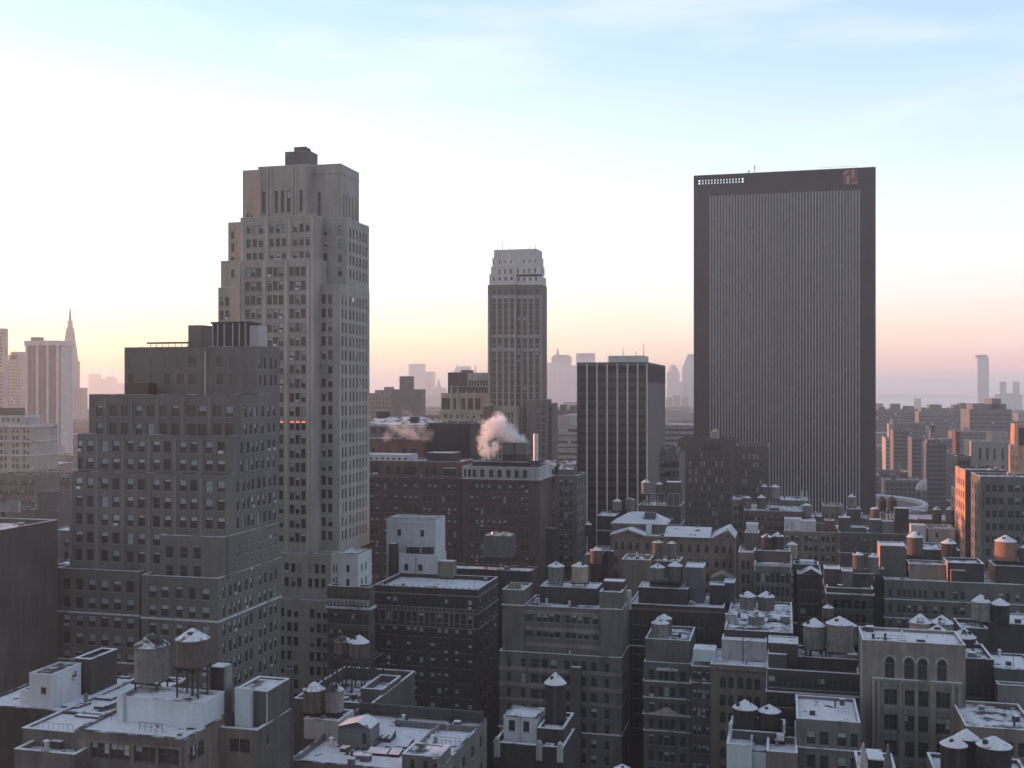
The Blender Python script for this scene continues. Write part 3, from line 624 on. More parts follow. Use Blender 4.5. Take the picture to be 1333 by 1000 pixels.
hh = mass(G1, 138.4, 560, 569, 973, X0=Xp(563, 138.4) , X1=xg - .03, depth=6, Z1=zg + 2.6, zb=zg, mat='grey', par=.1, roof='snowpatch', part='shed', foot=False, front=Wn(9, 1.3, .6, (1, 1, .5, 0, .1, .1), 1, mix=0))
hh2 = mass(G1, 139.5, 565, 600, 973, X0=xg - 5.5, X1=xg - .6, depth=5, Z1=zg + 2.5, zb=zg, mat='grey', par=.1, roof='snowpatch', part='shed', foot=False, front=Wn(9, 1.3, .6, (2, 1, .6, 0, .6, .6), 1, mix=0))
add_clutter(g1, 16)
tank('brown water tank standing on the pale bulkhead, left of a close pair', 150.6, 409, 28, 886, 897, 925, zbase=wt['zr'], cap='snowcap', legs=False)
tank('brown water tank with a bare tan cone, touching its snowier neighbour on the pale bulkhead', 150.8, 435.5, 24, 886, 898, 925, zbase=wt['zr'], cap='snowthin', legs=False)
G2 = build('brick_loft', 'low brown brick building with notched parapet walls under a steel tank trestle', at(166, 390, 480))
g2 = mass(G2, 166, 383, 484, 913, far=540, mat='brown', roof='snowpatch', par=2.2, cop='coping')
mass(G2, 171, 470, 490, 897, X1=g2['x1'] - .04, far=None, depth=9, zb=g2, mat='brown', roof='snow', par=1.2, part='bulkhead', foot=False)
add_clutter(g2, 9)
TR = Thing('tank_trestle', 'tall black steel trestle carrying two snow capped tanks above a brick roof', 'trestle', (Xp(455, 179), 179, g2['zr']))
zt_ = Zp(455, 859, 179); x0, x1 = Xp(424, 178), Xp(486, 178); y0, y1 = 177, 183
for i in range(6):
    for y_ in (y0, y1):
        x = x0 + (x1 - x0) * i / 5; b = MB(); b.box(x - .12, x + .12, y_ - .12, y_ + .12, g2['zr'], zt_); TR.part('leg', b, 'steel', block=False)
b = MB()
for y_ in (y0, y1): b.box(x0 - .3, x1 + .3, y_ - .15, y_ + .15, zt_ + .003, zt_ + .45)
for i in range(9): x = x0 + (x1 - x0) * i / 8; b.box(x - .12, x + .12, y0 - .15, y1 + .15, zt_ + .452, zt_ + .7)
TR.part('beam_grate', b, 'steel')
b = MB(); zl = (g2['zr'] + zt_) / 2
for i in range(5):
    xa, xb = x0 + (x1 - x0) * i / 5, x0 + (x1 - x0) * (i + 1) / 5
    b.bar((xa, y0, g2['zr'] + .4), (xb, y0, zt_ - .1), .07); b.bar((xb, y0, g2['zr'] + .4), (xa, y0, zt_ - .1), .07)
TR.part('cross_bracing_lattice', b, 'steel', block=False)
tank('grey water tank set further back on the black steel trestle', 179.5, 446, 23, 826, 834, 857, zbase=zt_ + .71, mat='woodgrey', cap='snowthin', legs=False)
tank('wide grey water tank nearer the right end of the black trestle', 178, 467.5, 26, 825, 836, 858, zbase=zt_ + .71, mat='woodgrey', cap='snowcap', legs=False)
b = MB(); xx = Xp(485, 177.5); b.tube((xx, 177.2, g2['zr']), (xx, 177.2, Zp(485, 826, 177)), .28, .28, 8); TR.part('standpipe', b, 'steel')
# ------------------------------------------------------------------ arcaded building with white penthouse
Hb = build('arcaded_building', 'brick building with a scalloped cornice and a white two storey penthouse', at(232, 430, 480))
h0 = mass(Hb, 232, 426, 481, 764, far=488, mat='brown', roof='snowpatch', cop='coping', front=Wn(3.6, 2.4, 6.3, (3, 3, .85, .25, .4, .4), 8, mix=.3), ledges=[(1.6, .4, .25), (4.6, .5, .4, 1)])
ar = MB()
for i in range(11):
    x = h0['x0'] + (h0['x1'] - h0['x0']) * (i + .5) / 11; ar.lathe(x, 231.98, [(.01, h0['z1'] - 4.4), (.3, h0['z1'] - 4.2), (.34, h0['z1'] - 3.3), (.01, h0['z1'] - 3.3)], 10)
ar.box(h0['x0'], h0['x1'], 231.55, 231.98, h0['z1'] - 3.3, h0['z1'] - 2.9); Hb.part('arcade_trim', ar, 'pale')
hp = mass(Hb, 233.6, 441, 466, 721, far=484, zb=h0, mat='white', roof='snowpatch', par=.5, part='penthouse', cop='copingdark', front=Wn(3.3, 1.7, 2.6, [(450.5, 455)], 2, mix=0), right=Wn(3.3, 1.7, 2.6, [(470, 472), (475.5, 477.5)], 2, mix=0), foot=False)
# ------------------------------------------------------------------ big dark corniced building
I_ = build('corniced_building', 'big dark brown corniced building with snow on its roof and grouped windows', at(250, 490, 620))
i0 = mass(I_, 250, 487, 622, 765, far=648, mat='dark', roof='snow', par=1.0, cop='coping', front=Wn(3.62, 2.2, 2.6, [(495, 500.6), (503, 508.6), (511, 517), (529, 534.5), (537, 542.5), (545.5, 551), (560, 566), (569, 574.5), (578, 583.5), (592, 597.5), (600.5, 606), (609, 614.6)], 14, mix=.42), right=Wn(3.62, 2.0, 2.7, (4, 1, 1.2, 0, .8, .8), 9, mix=.1), ledges=[(1.5, .3, .15, 0, 'stonewarm'), (5.6, .35, .3), (9.4, .3, .2)], clutter=7)
bk = MB()
for i in range(26):
    x = i0['x0'] + 1 + (i0['x1'] - i0['x0'] - 2) * i / 25; bk.box(x - .18, x + .18, 249.6, 249.94, i0['z1'] - 5.55, i0['z1'] - 4.9)
bk.box(i0['x0'], i0['x1'], 249.55, 249.95, i0['z1'] - 4.9, i0['z1'] - 4.7); I_.part('dentil_trim', bk, 'stonewarm')
for a in (494, 502, 510, 518, 528, 535.8, 544, 552, 559, 567.4, 576, 584.6, 591, 599, 607.4, 615.6):
    b = MB(); x = Xp(a, 249.8); b.box(x - .16, x + .16, 249.72, 249.99, i0['z1'] - 9.1, i0['z1'] - 6.1); I_.part('pilaster', b, 'stonewarm')
b = MB()
for i in range(17):
    x = i0['x0'] + .6 + (i0['x1'] - i0['x0'] - 1.2) * i / 16; b.box(x - .25, x + .25, 249.8, 250.2, i0['z1'] + .102, i0['z1'] + .5)
I_.part('parapet_pattern', b, 'coping')
p2 = mass(I_, 268.9, 519, 570, 722, far=581, zb=38, mat='white', roof='snowpatch', par=.3, part='penthouse', front=Wn(9, 1.7, 2.6, [(526, 531.4), (544, 550)], 1, mix=0), foot=False)
p1 = mass(I_, 273, 503, 567, 675, far=579.5, zb=38, mat='white', roof='snow', par=.8, part='penthouse', cop='copingdark', front=Wn(3, 1.75, 3.0, [(517, 522), (547, 552)], 1, mix=0), ledges=[(1.2, .25, .15)], foot=False)
boxpart(I_, 'chimney', 267.5, 506, 514.5, 708, 750, 2.4, 'dark', 'snow'); boxpart(I_, 'bulkhead', 267.5, 570.5, 590, 731, 752, 3, 'tan', 'snow')
for a, w in ((529, 6), (537, 7), (549, 9), (558, 5)): boxpart(I_, 'air_unit', 270.5, a, a + w, 712, zb=p2['zr'], depth=1.2, mat='dark', top='snow')
b = MB(); x = Xp(541.5, 268.8); b.tube((x, 268.75, p2['zb']), (x, 268.75, p2['z1'] - .5), .08, .08, 6); I_.part('downpipe', b, 'dark', block=False)
# ------------------------------------------------------------------ roof with slatted cooling tower
J = build('flat_roofed_building', 'dark flat roofed building with smooth snow beneath a slatted cooling tower', at(281, 590, 690))
j0 = mass(J, 281, 578, 691, 742, far=700, mat='dark', roof='snow', par=.5, cop='copingdark', clutter=3)
CT = Thing('cooling_tower', 'boxy cooling tower of weathered slats with snow on top, standing on steel feet', 'cooling tower', (Xp(648, 285), 286, j0['zr']))
x0, x1 = Xp(630, 285), Xp(664.5, 285); y1 = Yp(671, x1); z1 = Zp(648, 698, 285); z0 = Zp(648, 726, 285)
b = MB(); b.box(x0, x1, 285, y1, z0, z1)
n = 22
for i in range(n + 1):
    x = x0 + (x1 - x0) * i / n; b.box(x - .045, x + .045, 284.9, 284.997, z0, z1)
for i in range(9): y = 285 + (y1 - 285) * i / 8; b.box(x1 + .003, x1 + .1, y - .045, y + .045, z0, z1)
CT.part('casing', b, 'woodgrey')
b = MB(); b.box(x0 + .3, x1 - .3, 285.4, y1 - .4, z1 + .003, z1 + .18); CT.part('snow_cover', b, 'snowpatch')
for k in (.3, .7):
    b = MB(); xc_, yc_ = x0 + (x1 - x0) * k, (285 + y1) / 2; b.lathe(xc_, yc_, [(.01, z1 + .182), (1.0, z1 + .182), (.9, z1 + .8), (.75, z1 + .8), (.7, z1 + .3)], 16); CT.part('fan_cowl', b, ['metal'])
b = MB(); b.box(x0, x1, 285, 285.25, z0 - .3, z0 - .003); b.box(x0, x1, y1 - .25, y1, z0 - .3, z0 - .003); CT.part('beam', b, 'steel')
for x in (x0 + .3, x0 + .9, x1 - .9, x1 - .3):
    for y in (285.12, y1 - .13): b = MB(); b.box(x - .11, x + .11, y - .11, y + .11, j0['zr'], z0 - .303); CT.part('leg', b, 'steel')
MS = Thing('braced_mast', 'dark steel mast propped by a long diagonal strut behind the snow roof', 'mast', (Xp(716, 298), 298, 20))
b = MB(); xa, xb = Xp(711, 298), Xp(721, 298); zt, zb_ = Zp(715, 690, 298), 30
b.box(xa, xb, 298, 300, zb_, zt); MS.part('column', b, 'black')
b = MB(); b.bar((Xp(688, 296), 297.6, Zp(688, 740, 296)), (xa + .5, 297.8, zt - .3), .3); MS.part('strut', b, 'black')
b = MB(); b.box(xa - .4, xb + .4, 297.6, 300.4, zt + .003, zt + .5); MS.part('cap', b, 'steel')
b = MB(); b.bar((Xp(724, 298), 299, Zp(724, 722, 298)), (xb - .3, 299, zt - .2), .2); MS.part('strut', b, 'black')
# ------------------------------------------------------------------ twin towered loft building
Rb = build('twin_towered_building', 'brick loft building with two stubby end towers and bands of wide windows', at(238, 660, 800))
bandw = [(684, 694), (698.5, 705), (706.5, 713), (714.5, 721), (722, 729), (736, 742), (743.5, 750), (752, 758), (760, 767), (771, 779)]
r0 = mass(Rb, 236.5, 650, 809, 852, far=818, mat='stone', roof='snowpatch', par=.4, cop='coping', front=Wn(3.45, 2.1, 1.3, [(660, 665), (678, 684), (691, 702), (704, 714), (716, 725), (734, 742), (744, 753), (755, 763), (769, 777), (787, 793)], 8, mix=.15), ledges=[(3.3, .9, .12, 0, 'stonewarm'), (6.9, .9, .12), (10.5, .5, .15), (17.0, .3, .2, 1)])
r1 = mass(Rb, 238, 681, 781, 791, depth=13, zb=r0, mat='stone', roof='snowpatch', par=.3, cop='coping', front=Wn(3.42, 2.05, 1.45, bandw, 3, mix=.85), ledges=[(.9, .8, .06, 0, 'stonewarm'), (4.6, .95, .06), (8.1, .95, .06)])
rt1 = mass(Rb, 237.2, 654, 681.5, 768, depth=9, zb=r0, mat='stone', roof='snowpatch', par=.35, part='end_tower', cop='coping', ledges=[(3.3, .25, .18, 1)])
rt2 = mass(Rb, 237.2, 780.5, 809, 771, far=816, zb=r0, mat='stone', roof='snowpatch', par=.35, part='end_tower', cop='coping', ledges=[(3.6, .25, .18, 1)])
rp = mass(Rb, 243.5, 703, 777, 765, depth=7.4, zb=r1, mat='dark', roof='snow', par=.1, part='penthouse', cop='coping', foot=False)
add_clutter(r1, 10)
boxpart(Rb, 'chimney', 235.2, 742.5, 756, 869, zb=0, depth=1.25, mat='brown', top='coping'); boxpart(Rb, 'bulkhead', 241, 785, 812, 757, zb=rt2['z1'] - 1, depth=3.5, mat='dark', top='snow')
boxpart(Rb, 'chimney', 239, 815.5, 821, 769, 794, 1.0, 'pale', 'snow')
b = MB(); x = Xp(669, 240)
for k in (-1, -.3, .4, 1.1): b.lathe(x + k, 240.5, [(.01, rt1['zr']), (.25, rt1['zr']), (.3, rt1['zr'] + 1.2), (.16, rt1['zr'] + 1.5), (.01, rt1['zr'] + 1.6)], 8)
b.box(x - 1.4, x + 1.5, 240.1, 240.9, rt1['zr'] - .01, rt1['zr'] + .3); Rb.part('chimney_pots_pattern', b, 'tan')
tank('brown water tank, left one above the dark penthouse between two stubby towers', 244, 724, 21.5, 731, 737, 757, mat='woodgrey', cap='snowcap', zbase=rp['zr'])
tank('pale tan new looking water tank above the dark penthouse of the twin towered loft', 244, 754.7, 21.5, 731, 737, 757, mat='woodtan', cap='snowcap', zbase=rp['zr'])
# ------------------------------------------------------------------ small building with white penthouse, bottom
Sb = build('ornamented_building', 'small dark brick building with stone pilaster heads and a white penthouse with two doors', at(167, 645, 730))
s0 = mass(Sb, 167, 642, 733, 970, far=748, mat='dark', roof='snow', par=1.0, cop='coping', front=Wn(4, 2.0, 5.2, [(652, 662), (664, 675), (680, 692), (708, 720)], 2, mix=.3))
for a in (647, 702, 729):
    b = MB(); x = Xp(a, 166.8); w = .48; zz = s0['z1']
    b.box(x - w, x + w, 166.55, 166.995, zz - 2.2, zz + .55); b.lathe(x, 166.8, [(.01, zz + .551), (w * .9, zz + .551), (w * .75, zz + .9), (.01, zz + 1.05)], 12); b.box(x - .3, x + .3, 166.45, 166.548, zz - 1.6, zz + .2)
    Sb.part('pilaster_head', b, 'pale')
sp_ = mass(Sb, 171, 655.5, 699, 934, depth=6, zb=s0, mat='white', roof='snow', par=.35, part='penthouse', cop='copingdark', foot=False, front=Wn(9, 1.75, .55, [(662, 670.6), (681, 689)], 1, mix=0, dep=.15))
mass(Sb, 169.5, 700, 733, 949, far=747, zb=s0, mat='dark', roof='snowpatch', par=.5, part='bulkhead', foot=False)
tank('black water tank with a snowy cone on the bulkhead beside the white penthouse', 173, 723, 28, 874, 889, 936, zbase=s0['zr'] + 2.2, mat='wooddark', cap='snowcap', ladder=True)
b = MB(); xx = Xp(675, 170.9)
for k in (0, .35): b.bar((xx + k, 170.85, s0['zr']), (xx + k, 170.85, sp_['z1'] + 1), .05)
Sb.part('ladder_chain', b, 'steel', block=False)
tk = tank('grey water tank with only its snowy cone rising at the lower edge of the view', 150, 810, 22, 994, 1001, 1030, ybase=1040, cap='snowcap')
# ------------------------------------------------------------------ slim ornate building
U = build('slim_ornate_building', 'slim stone building with ledges, three part windows and a small pediment', at(236, 840, 895))
uc = [(844.5, 852), (857, 863), (864.5, 871), (872.5, 879), (885, 893)]
u0 = mass(U, 236, 838, 899, 863, depth=16, mat='stone', roof='snowpatch', par=.4, cop='coping', front=Wn(3.55, 2.2, 1.7, uc, 9, mix=.25), ledges=[(4.0, .3, .25, 1), (7.6, .25, .2, 1), (11.2, .3, .3, 1), (14.8, .25, .2, 1)])
u1 = mass(U, 237, 840, 898.5, 833, depth=14, zb=u0, mat='stone', roof='snowpatch', par=.5, cop='coping', front=Wn(9, 2.2, 2.9, [(845, 850), (852.5, 858), (862, 868), (883, 888.5), (890, 895.6)], 1, mix=.1), clutter=7)
boxpart(U, 'balcony', 235.2, 854.5, 882.5, 871.5, 874, 1.0, 'pale', 'snow')
b = MB(); zz = u0['z1'] - 10.6; x0, x1 = u0['x0'], u0['x1']; xm = (x0 + x1) / 2
b.prism([(x0 + 2, 235.6), (x1 - 2, 235.6), (x1 - 2, 235.998), (x0 + 2, 235.998)], zz - .6, zz - .3)
b.face([(xm - 2.6, 235.62, zz - .3), (xm + 2.6, 235.62, zz - .3), (xm, 235.62, zz + 1.0)]); b.face([(xm - 2.6, 235.62, zz - .3), (xm, 235.62, zz + 1.0), (xm, 235.998, zz + 1.0), (xm - 2.6, 235.998, zz - .3)]); b.face([(xm, 235.62, zz + 1.0), (xm + 2.6, 235.62, zz - .3), (xm + 2.6, 235.998, zz - .3), (xm, 235.998, zz + 1.0)])
U.part('pediment', b, 'pale')
tank('brown water tank in front of a twin on the slim ornate building', 239, 859.3, 22.5, 803, 811, 832, zbase=u1['zr'])
tank('brown water tank hidden behind its twin, only its cone showing over the slim building', 244, 864.5, 20, 798.5, 805, 826, zbase=u1['zr'])
# ------------------------------------------------------------------ building with white bulkheads
V = build('loft_building', 'tan loft building with arched windows and white bulkheads on a snowy terrace', at(229, 900, 1000))
v0 = mass(V, 229, 925, 999, 867, depth=14, mat='tan', roof='snow', par=.15, cop='coping', front=Wn(3.7, 2.4, 2.4, [(937, 945), (948, 955), (960, 968), (971, 979), (982, 990)], 7, style='arch', mix=.3), ledges=[(.5, .5, .3)])
mass(V, 230.5, 899.5, 925.4, 868, depth=10, mat='brown', roof='snow', par=.2, cop='coping', front=Wn(3.9, 1.8, 1.0, [(902, 906.4), (908, 912.4), (914, 918.4), (919.4, 923)], 7, mix=.9), ledges=[(3.2, .3, .3, 1)])
mass(V, 231.5, 902, 931.5, 846, depth=5, zb=v0['zr'], mat='bluewhite', roof='snow', par=.05, part='bulkhead', foot=False)
mass(V, 234, 939.5, 998, 834.5, depth=6, zb=v0['zr'], mat='pale', roof='snow', par=.15, part='bulkhead', foot=False)
boxpart(V, 'air_unit', 231.3, 932.5, 940.5, 858, zb=v0['zr'], depth=1.4, mat='lightmetal', top='snow')
DV = Thing('steel_mast', 'thin black mast with slanting stays in front of the pale bulkhead', 'mast', (Xp(967, 231), 232, v0['zr']))
b = MB(); x = Xp(967, 232); b.tube((x, 232, v0['zr']), (x, 232, Zp(967, 818, 232)), .12, .1, 6); DV.part('pole', b, 'steel')
b = MB(); b.bar((x, 232, v0['zr'] + 3.4), (Xp(986, 232), 232, v0['zr'] + .4), .07); DV.part('stay', b, 'steel'); b = MB(); b.bar((x, 232, v0['zr'] + 4), (Xp(983, 232), 232.5, v0['zr'] + 5.6), .07); DV.part('stay', b, 'steel')
# ------------------------------------------------------------------ building under the wide tanks
Wb = build('dark_loft', 'dark brick loft with pale ledges carrying three wide grey water tanks', at(204, 1000, 1118))
q0 = mass(Wb, 204, 998.5, 1119, 874.5, depth=15, mat='dark', roof='tarroof', par=.3, cop='coping', front=Wn(3.6, 2.1, 1.2, (7, 2, 1.3, .2, .5, .5), 8, mix=.12), ledges=[(3.9, .25, .25, 1)], clutter=3)
q1 = mass(Wb, 208, 1036, 1116, 857, depth=9, zb=q0, mat='black', roof='snowpatch', par=.5, part='penthouse', cop='coping', foot=False)
mass(Wb, 207, 1000.5, 1039, 838, depth=6, zb=q0, mat='dark', roof='snow', par=.1, part='bulkhead', foot=False)
add_clutter(q1, 12)
boxpart(Wb, 'duct', 205.5, 1000, 1024, 852, zb=q0['zr'], depth=1.2, mat='greydark', top='snow')
boxpart(Wb, 'air_unit', 208.2, 1103, 1116.5, 852.5, zb=q1['z1'] + .102, depth=1.5, mat='grey', top='snow')
tank('wide grey water tank, left of three in a row on the dark loft', 209.5, 1060, 28, 804.5, 814, 843, mat='woodgrey', cap='snowcap', zbase=q1['zr'])
tank('widest grey water tank, in the middle of three on the dark loft', 208.6, 1093, 34, 801, 811.5, 846, mat='woodgrey', cap='snowcap', zbase=q1['zr'])
tank('grey water tank half hidden behind the widest tank on the dark loft', 213.2, 1104, 22, 808, 814, 838, mat='woodgrey', cap='snowcap', zbase=q1['zr'])
# ------------------------------------------------------------------ white fronted group, lower right of centre
X1 = build('pale_fronted_building', 'low building with bluish white front walls and a white parapet below two tanks', at(178, 945, 1035))
x10 = mass(X1, 178, 946, 979, 970, depth=13, mat='bluewhite', roof='snow', par=.8, cop='coping')
mass(X1, 179, 979.2, 997.5, 979, depth=12, mat='bluewhite', roof='snow', par=.3, cop='copingdark')
x11 = mass(X1, 176.5, 998, 1038, 979.5, depth=8, mat='tan', roof='snow', par=1.0, cop='coping')
x12 = mass(X1, 183.5, 950, 1022, 953, depth=8, zb=20, mat='greydark', roof='tarroof', par=.4, part='bulkhead', foot=False, cop='coping')
boxpart(X1, 'chimney', 183, 948.5, 953, 943, zb=x10['zr'], depth=1, mat='white', top='snow'); boxpart(X1, 'air_unit', 182.5, 1011, 1021, 957, zb=x12['zr'] - .5, depth=1, mat='lightmetal', top='snow')
tank('dark water tank with a hatch in its snowy cone above the bluish white walls', 184.5, 970, 31, 910, 921, 950, mat='wooddark', cap='snowcap', zbase=x12['zr'])
tank('dark purple grey water tank, lower right of a pair above the bluish white walls', 185, 1001.5, 28.5, 916, 925.5, 951, mat='wooddark', cap='snowcap', zbase=x12['zr'])
X2 = build('grey_flat_building', 'flat roofed grey building with a bare tree like stain of tracks in its roof snow', at(181, 1040, 1118))
x20 = mass(X2, 181, 1037, 1120, 938.5, depth=14, mat='grey', roof='snow', par=.5, cop='coping', front=Wn(3.9, 2.2, 1.8, [(1050, 1061.6), (1067, 1078.6), (1090, 1102), (1107, 1117)], 4, mix=.2), ledges=[(4.4, .25, .2, 1)], clutter=4)
X2.o['label'] = 'flat roofed grey stone building with an open snowy roof beside the arched one'
# ------------------------------------------------------------------ arched window building
X3 = build('arched_window_building', 'grey stone building with four round arched top windows and carved bands', at(196, 1125, 1250))
arch = [(1152, 1164.5), (1177, 1190), (1195, 1207), (1220, 1232.5)]; low = [(1151, 1168), (1178, 1190), (1196, 1208.6), (1219, 1237)]
x30 = mass(X3, 196, 1123, 1257, 837, depth=11, mat='stonewarm', roof='snow', par=.5, cop='coping', front=Wn(99, 3.75, 2.6, arch, 1, style='arch', mix=0))
x31 = mass(X3, 195.2, 1136, 1253, 886.5, depth=.79, mat='stonewarm', roof='coping', par=0, front=Wn(4.4, 2.75, 1.7, low, 5, style='wide', mix=.1, dep=.4), ledges=[(.3, 1.1, .1, 0, 'grey'), (4.9, 1.1, .1), (9.3, .9, .1), (13.6, .8, .15)], foot=False)
for a in (1137, 1143.5, 1171.5, 1192.6, 1212.6, 1216, 1240.5, 1249):
    b = MB(); b.box(Xp(a, 195) - .2, Xp(a, 195) + .25, 194.8, 195.19, 20, x31['z1'] - .4); X3.part('pilaster', b, 'stonewarm')
for a in (1152, 1177, 1195, 1220):
    b = MB(); x0, x1 = Xp(a - 1, 195.9), Xp(a + 13.6, 195.9); zz = x30['z1'] - 2.5; xm, w2 = (x0 + x1) / 2, (x1 - x0) / 2
    arc = lambda r, zs: [(xm + r * math.cos(math.pi * i / 10), zz - 1.0 + zs * math.sin(math.pi * i / 10)) for i in range(11)]
    A_, B_ = arc(w2, 1.0), arc(w2 + .22, 1.3)
    for i in range(10): b.face([(A_[i][0], 195.93, A_[i][1]), (B_[i][0], 195.93, B_[i][1]), (B_[i + 1][0], 195.93, B_[i + 1][1]), (A_[i + 1][0], 195.93, A_[i + 1][1])])
    X3.part('arch_moulding', b, 'pale')
b = MB(); b.tube((x30['x0'] - .2, 195.9, 20), (x30['x0'] - .2, 195.9, x30['z1']), .1, .1, 6); X3.part('downpipe', b, 'pale', block=False)
boxpart(X3, 'bulkhead', 206, 1123, 1135, 826, zb=x30['zr'], depth=1, mat='dark', top='snow')
# ------------------------------------------------------------------ four cone tanks behind the arched building, and the building they stand on
Y4 = build('tank_roof_building', 'low dark building holding a cluster of four snow coned tanks behind the arched facade', at(214, 1180, 1275))
y40 = mass(Y4, 213, 1150, 1284, 848, depth=16, mat='dark', roof='snowpatch', par=.5, cop='coping', clutter=5)
tank('tan water tank, leftmost of four snowy cones behind the arched facade', 222.5, 1198, 27, 799, 810, 828, mat='woodtan', cap='snow', zbase=y40['zr'])
tank('brown water tank, back right of four snowy cones behind the arched facade', 222.5, 1226.3, 27, 800, 810.5, 828, mat='wood', cap='snow', zbase=y40['zr'])
tank('dark water tank, front of four snowy cones behind the arched facade', 217, 1221, 27, 812.5, 822.5, 842, mat='wooddark', cap='snow', zbase=y40['zr'])
tank('broad low snowy cone on a dark tank, rightmost of four behind the arched facade', 216, 1254.5, 29.5, 816, 829, 844, mat='wooddark', cap='snow', zbase=y40['zr'])
# ------------------------------------------------------------------ bottom right corner group
X4 = build('flat_topped_block', 'tan block with broad snowy flat roof behind three near water tanks', at(183, 1258, 1333))
x40 = mass(X4, 183, 1257, 1352, 949, depth=15, mat='tan', roof='snowpatch', par=.5, cop='coping', front=Wn(3.9, 2.3, 2.0, [(1261, 1273), (1277, 1289), (1293, 1305), (1309, 1320), (1325, 1336)], 4, mix=.15), clutter=8)
X5 = build('shadowed_building', 'dark building with a bare snow edged bulkhead behind the broad snowy flat roof', at(204, 1256, 1296))
x50 = mass(X5, 205, 1255, 1294, 858, depth=12, mat='dark', roof='snowpatch', par=.7, cop='coping', front=Wn(3.6, 1.9, 5, (3, 1, 1.2, 0, .6, .6), 3, mix=.1))
mass(X5, 203, 1294.4, 1352, 872, depth=12, mat='greydark', roof='snow', par=.3, cop='copingdark', front=Wn(3.6, 2.0, 2.6, (4, 1, 1.6, 0, .6, .6), 3, mix=.1))
mass(X5, 200.5, 1299, 1352, 893, depth=2.4, mat='grey', roof='snow', par=.4, cop='coping', part='terrace_wall', foot=False)
X6 = build('tank_base_building', 'near dark brick building that carries three big tanks at the lower edge', at(150, 1225, 1330))
x60 = mass(X6, 152, 1222, 1352, 1024, depth=12, mat='brown', roof='snow', par=.5, cop='coping')
tank('big dark water tank, left of the three near ones below the flat snowy roof', 154, 1241.5, 33, 956.5, 969, 1010, mat='wooddark', cap='snow', zbase=x60['zr'], ladder=True)
tank('big dark water tank, middle and furthest back of the three near ones', 158.5, 1258, 30, 948.5, 960, 1000, mat='wooddark', cap='snow', zbase=x60['zr'])
tank('biggest dark water tank, right of the three near ones with a notched snowy cone', 153.5, 1294, 42.5, 957, 970, 1012, mat='wooddark', cap='snowcap', zbase=x60['zr'])
FN = build('pinnacled_building', 'small near building with two stone pinnacles and an arched dark opening', at(147, 1118, 1165))
f0 = mass(FN, 147, 1117, 1168, 1006, depth=8, mat='greydark', roof='snow', par=.4, cop='coping')
for a, yt_, mt in ((1124, 970, 'pale'), (1156, 971, 'grey')):
    b = MB(); x = Xp(a, 147.6); zz = f0['z1'] + .1; zt = Zp(a, yt_, 147.6)
    b.box(x - .5, x + .5, 147.05, 148.05, zz, zz + .8); b.tube((x, 147.55, zz + .8), (x, 147.55, zt), .72, .16, 4); b.lathe(x, 147.55, [(.01, zt - .1), (.16, zt), (.12, zt + .25), (.01, zt + .34)], 8)
    FN.part('pinnacle', b, mt)
b = MB(); b.box(Xp(1131, 148), Xp(1150, 148), 148.2, 152, f0['zr'], Zp(1140, 990, 148)); b.box(Xp(1130, 148), Xp(1151, 148), 148, 152.2, Zp(1140, 990, 148) + .003, Zp(1140, 988.5, 148), 1); FN.part('bulkhead', b, ['black', 'snow'])
# ------------------------------------------------------------------ middle distance
# red brick row behind the white penthouses
K1 = build('red_brick_building', 'long dark red brick building with a pale top floor line behind the white penthouses', at(318, 480, 600))
k10 = mass(K1, 318, 470, 601, 622, depth=18, mat='red', roof='tarroof', par=.3, cop='copingdark', front=Wn(3.6, 1.8, 2.0, [(472, 476), (482, 486.5), (488.5, 493), (499, 503), (506, 510), (513, 517.5), (525, 529), (532, 536), (539, 543), (550, 554), (557, 561), (564, 568), (575, 579), (582.5, 586.5), (590, 594)], 9, mix=.7), ledges=[(.4, .6, .4)])
k11 = mass(K1, 321, 470, 600, 600.5, depth=14, zb=k10, mat='rust', roof='snowpatch', par=.3, cop='coping', front=Wn(9, 2.8, 1.6, [(472, 477), (483, 494), (503, 508), (516, 521), (526, 543), (553, 558), (563, 568), (575, 595)], 1, mix=.15))
mass(K1, 324, 470, 533, 592, depth=8, zb=k11, mat='white', roof='snow', par=.1, part='bulkhead', foot=False, front=Wn(9, .7, .9, (8, 1, .8, 0, .5, .5), 1)); mass(K1, 324, 556, 590, 590, depth=8, zb=k11, mat='dark', roof='snow', par=.1, part='bulkhead', foot=False)
K2 = build('banded_building', 'dark brown office block with a whitewashed top storey and a cooling tower', at(316, 600, 703))
k20 = mass(K2, 316, 601.5, 703, 624.5, depth=20, mat='red', roof='tarroof', par=.3, front=Wn(3.6, 1.9, 1.6, [(612, 616), (619, 622.5), (625.5, 629.5), (634, 638), (641, 644.5), (648.5, 652.5), (655, 659), (662, 666), (668.5, 672.5), (677.5, 681.5), (684, 688), ], 9, mix=.55), ledges=[(.2, .5, .35)])
k21 = mass(K2, 316.6, 601.5, 702, 608, depth=18, zb=k20, mat='pale', roof='tarroof', par=.3, cop='coping', front=Wn(9, 2.3, .9, [(604, 607), (609, 613), (615, 619.5), (625, 630.5), (636.5, 642), (647.5, 653), (659, 664.5), (670, 675), (680.5, 686)], 1, mix=.1, var=lambda k, u: 0))
mass(K2, 319, 615, 690, 601.5, depth=11, zb=k21, mat='dark', roof='tarroof', par=.2, part='bulkhead', foot=False)
C2 = Thing('cooling_tower', 'square grey cooling tower venting white steam above the whitewashed top storey', 'cooling tower', (Xp(669, 322), 323, k21['zr'] + 1.2))
x0, x1, zt, zm = Xp(653.5, 322), Xp(686, 322), Zp(670, 576.5, 322), Zp(670, 592, 322)
xm = (x0 + x1) / 2
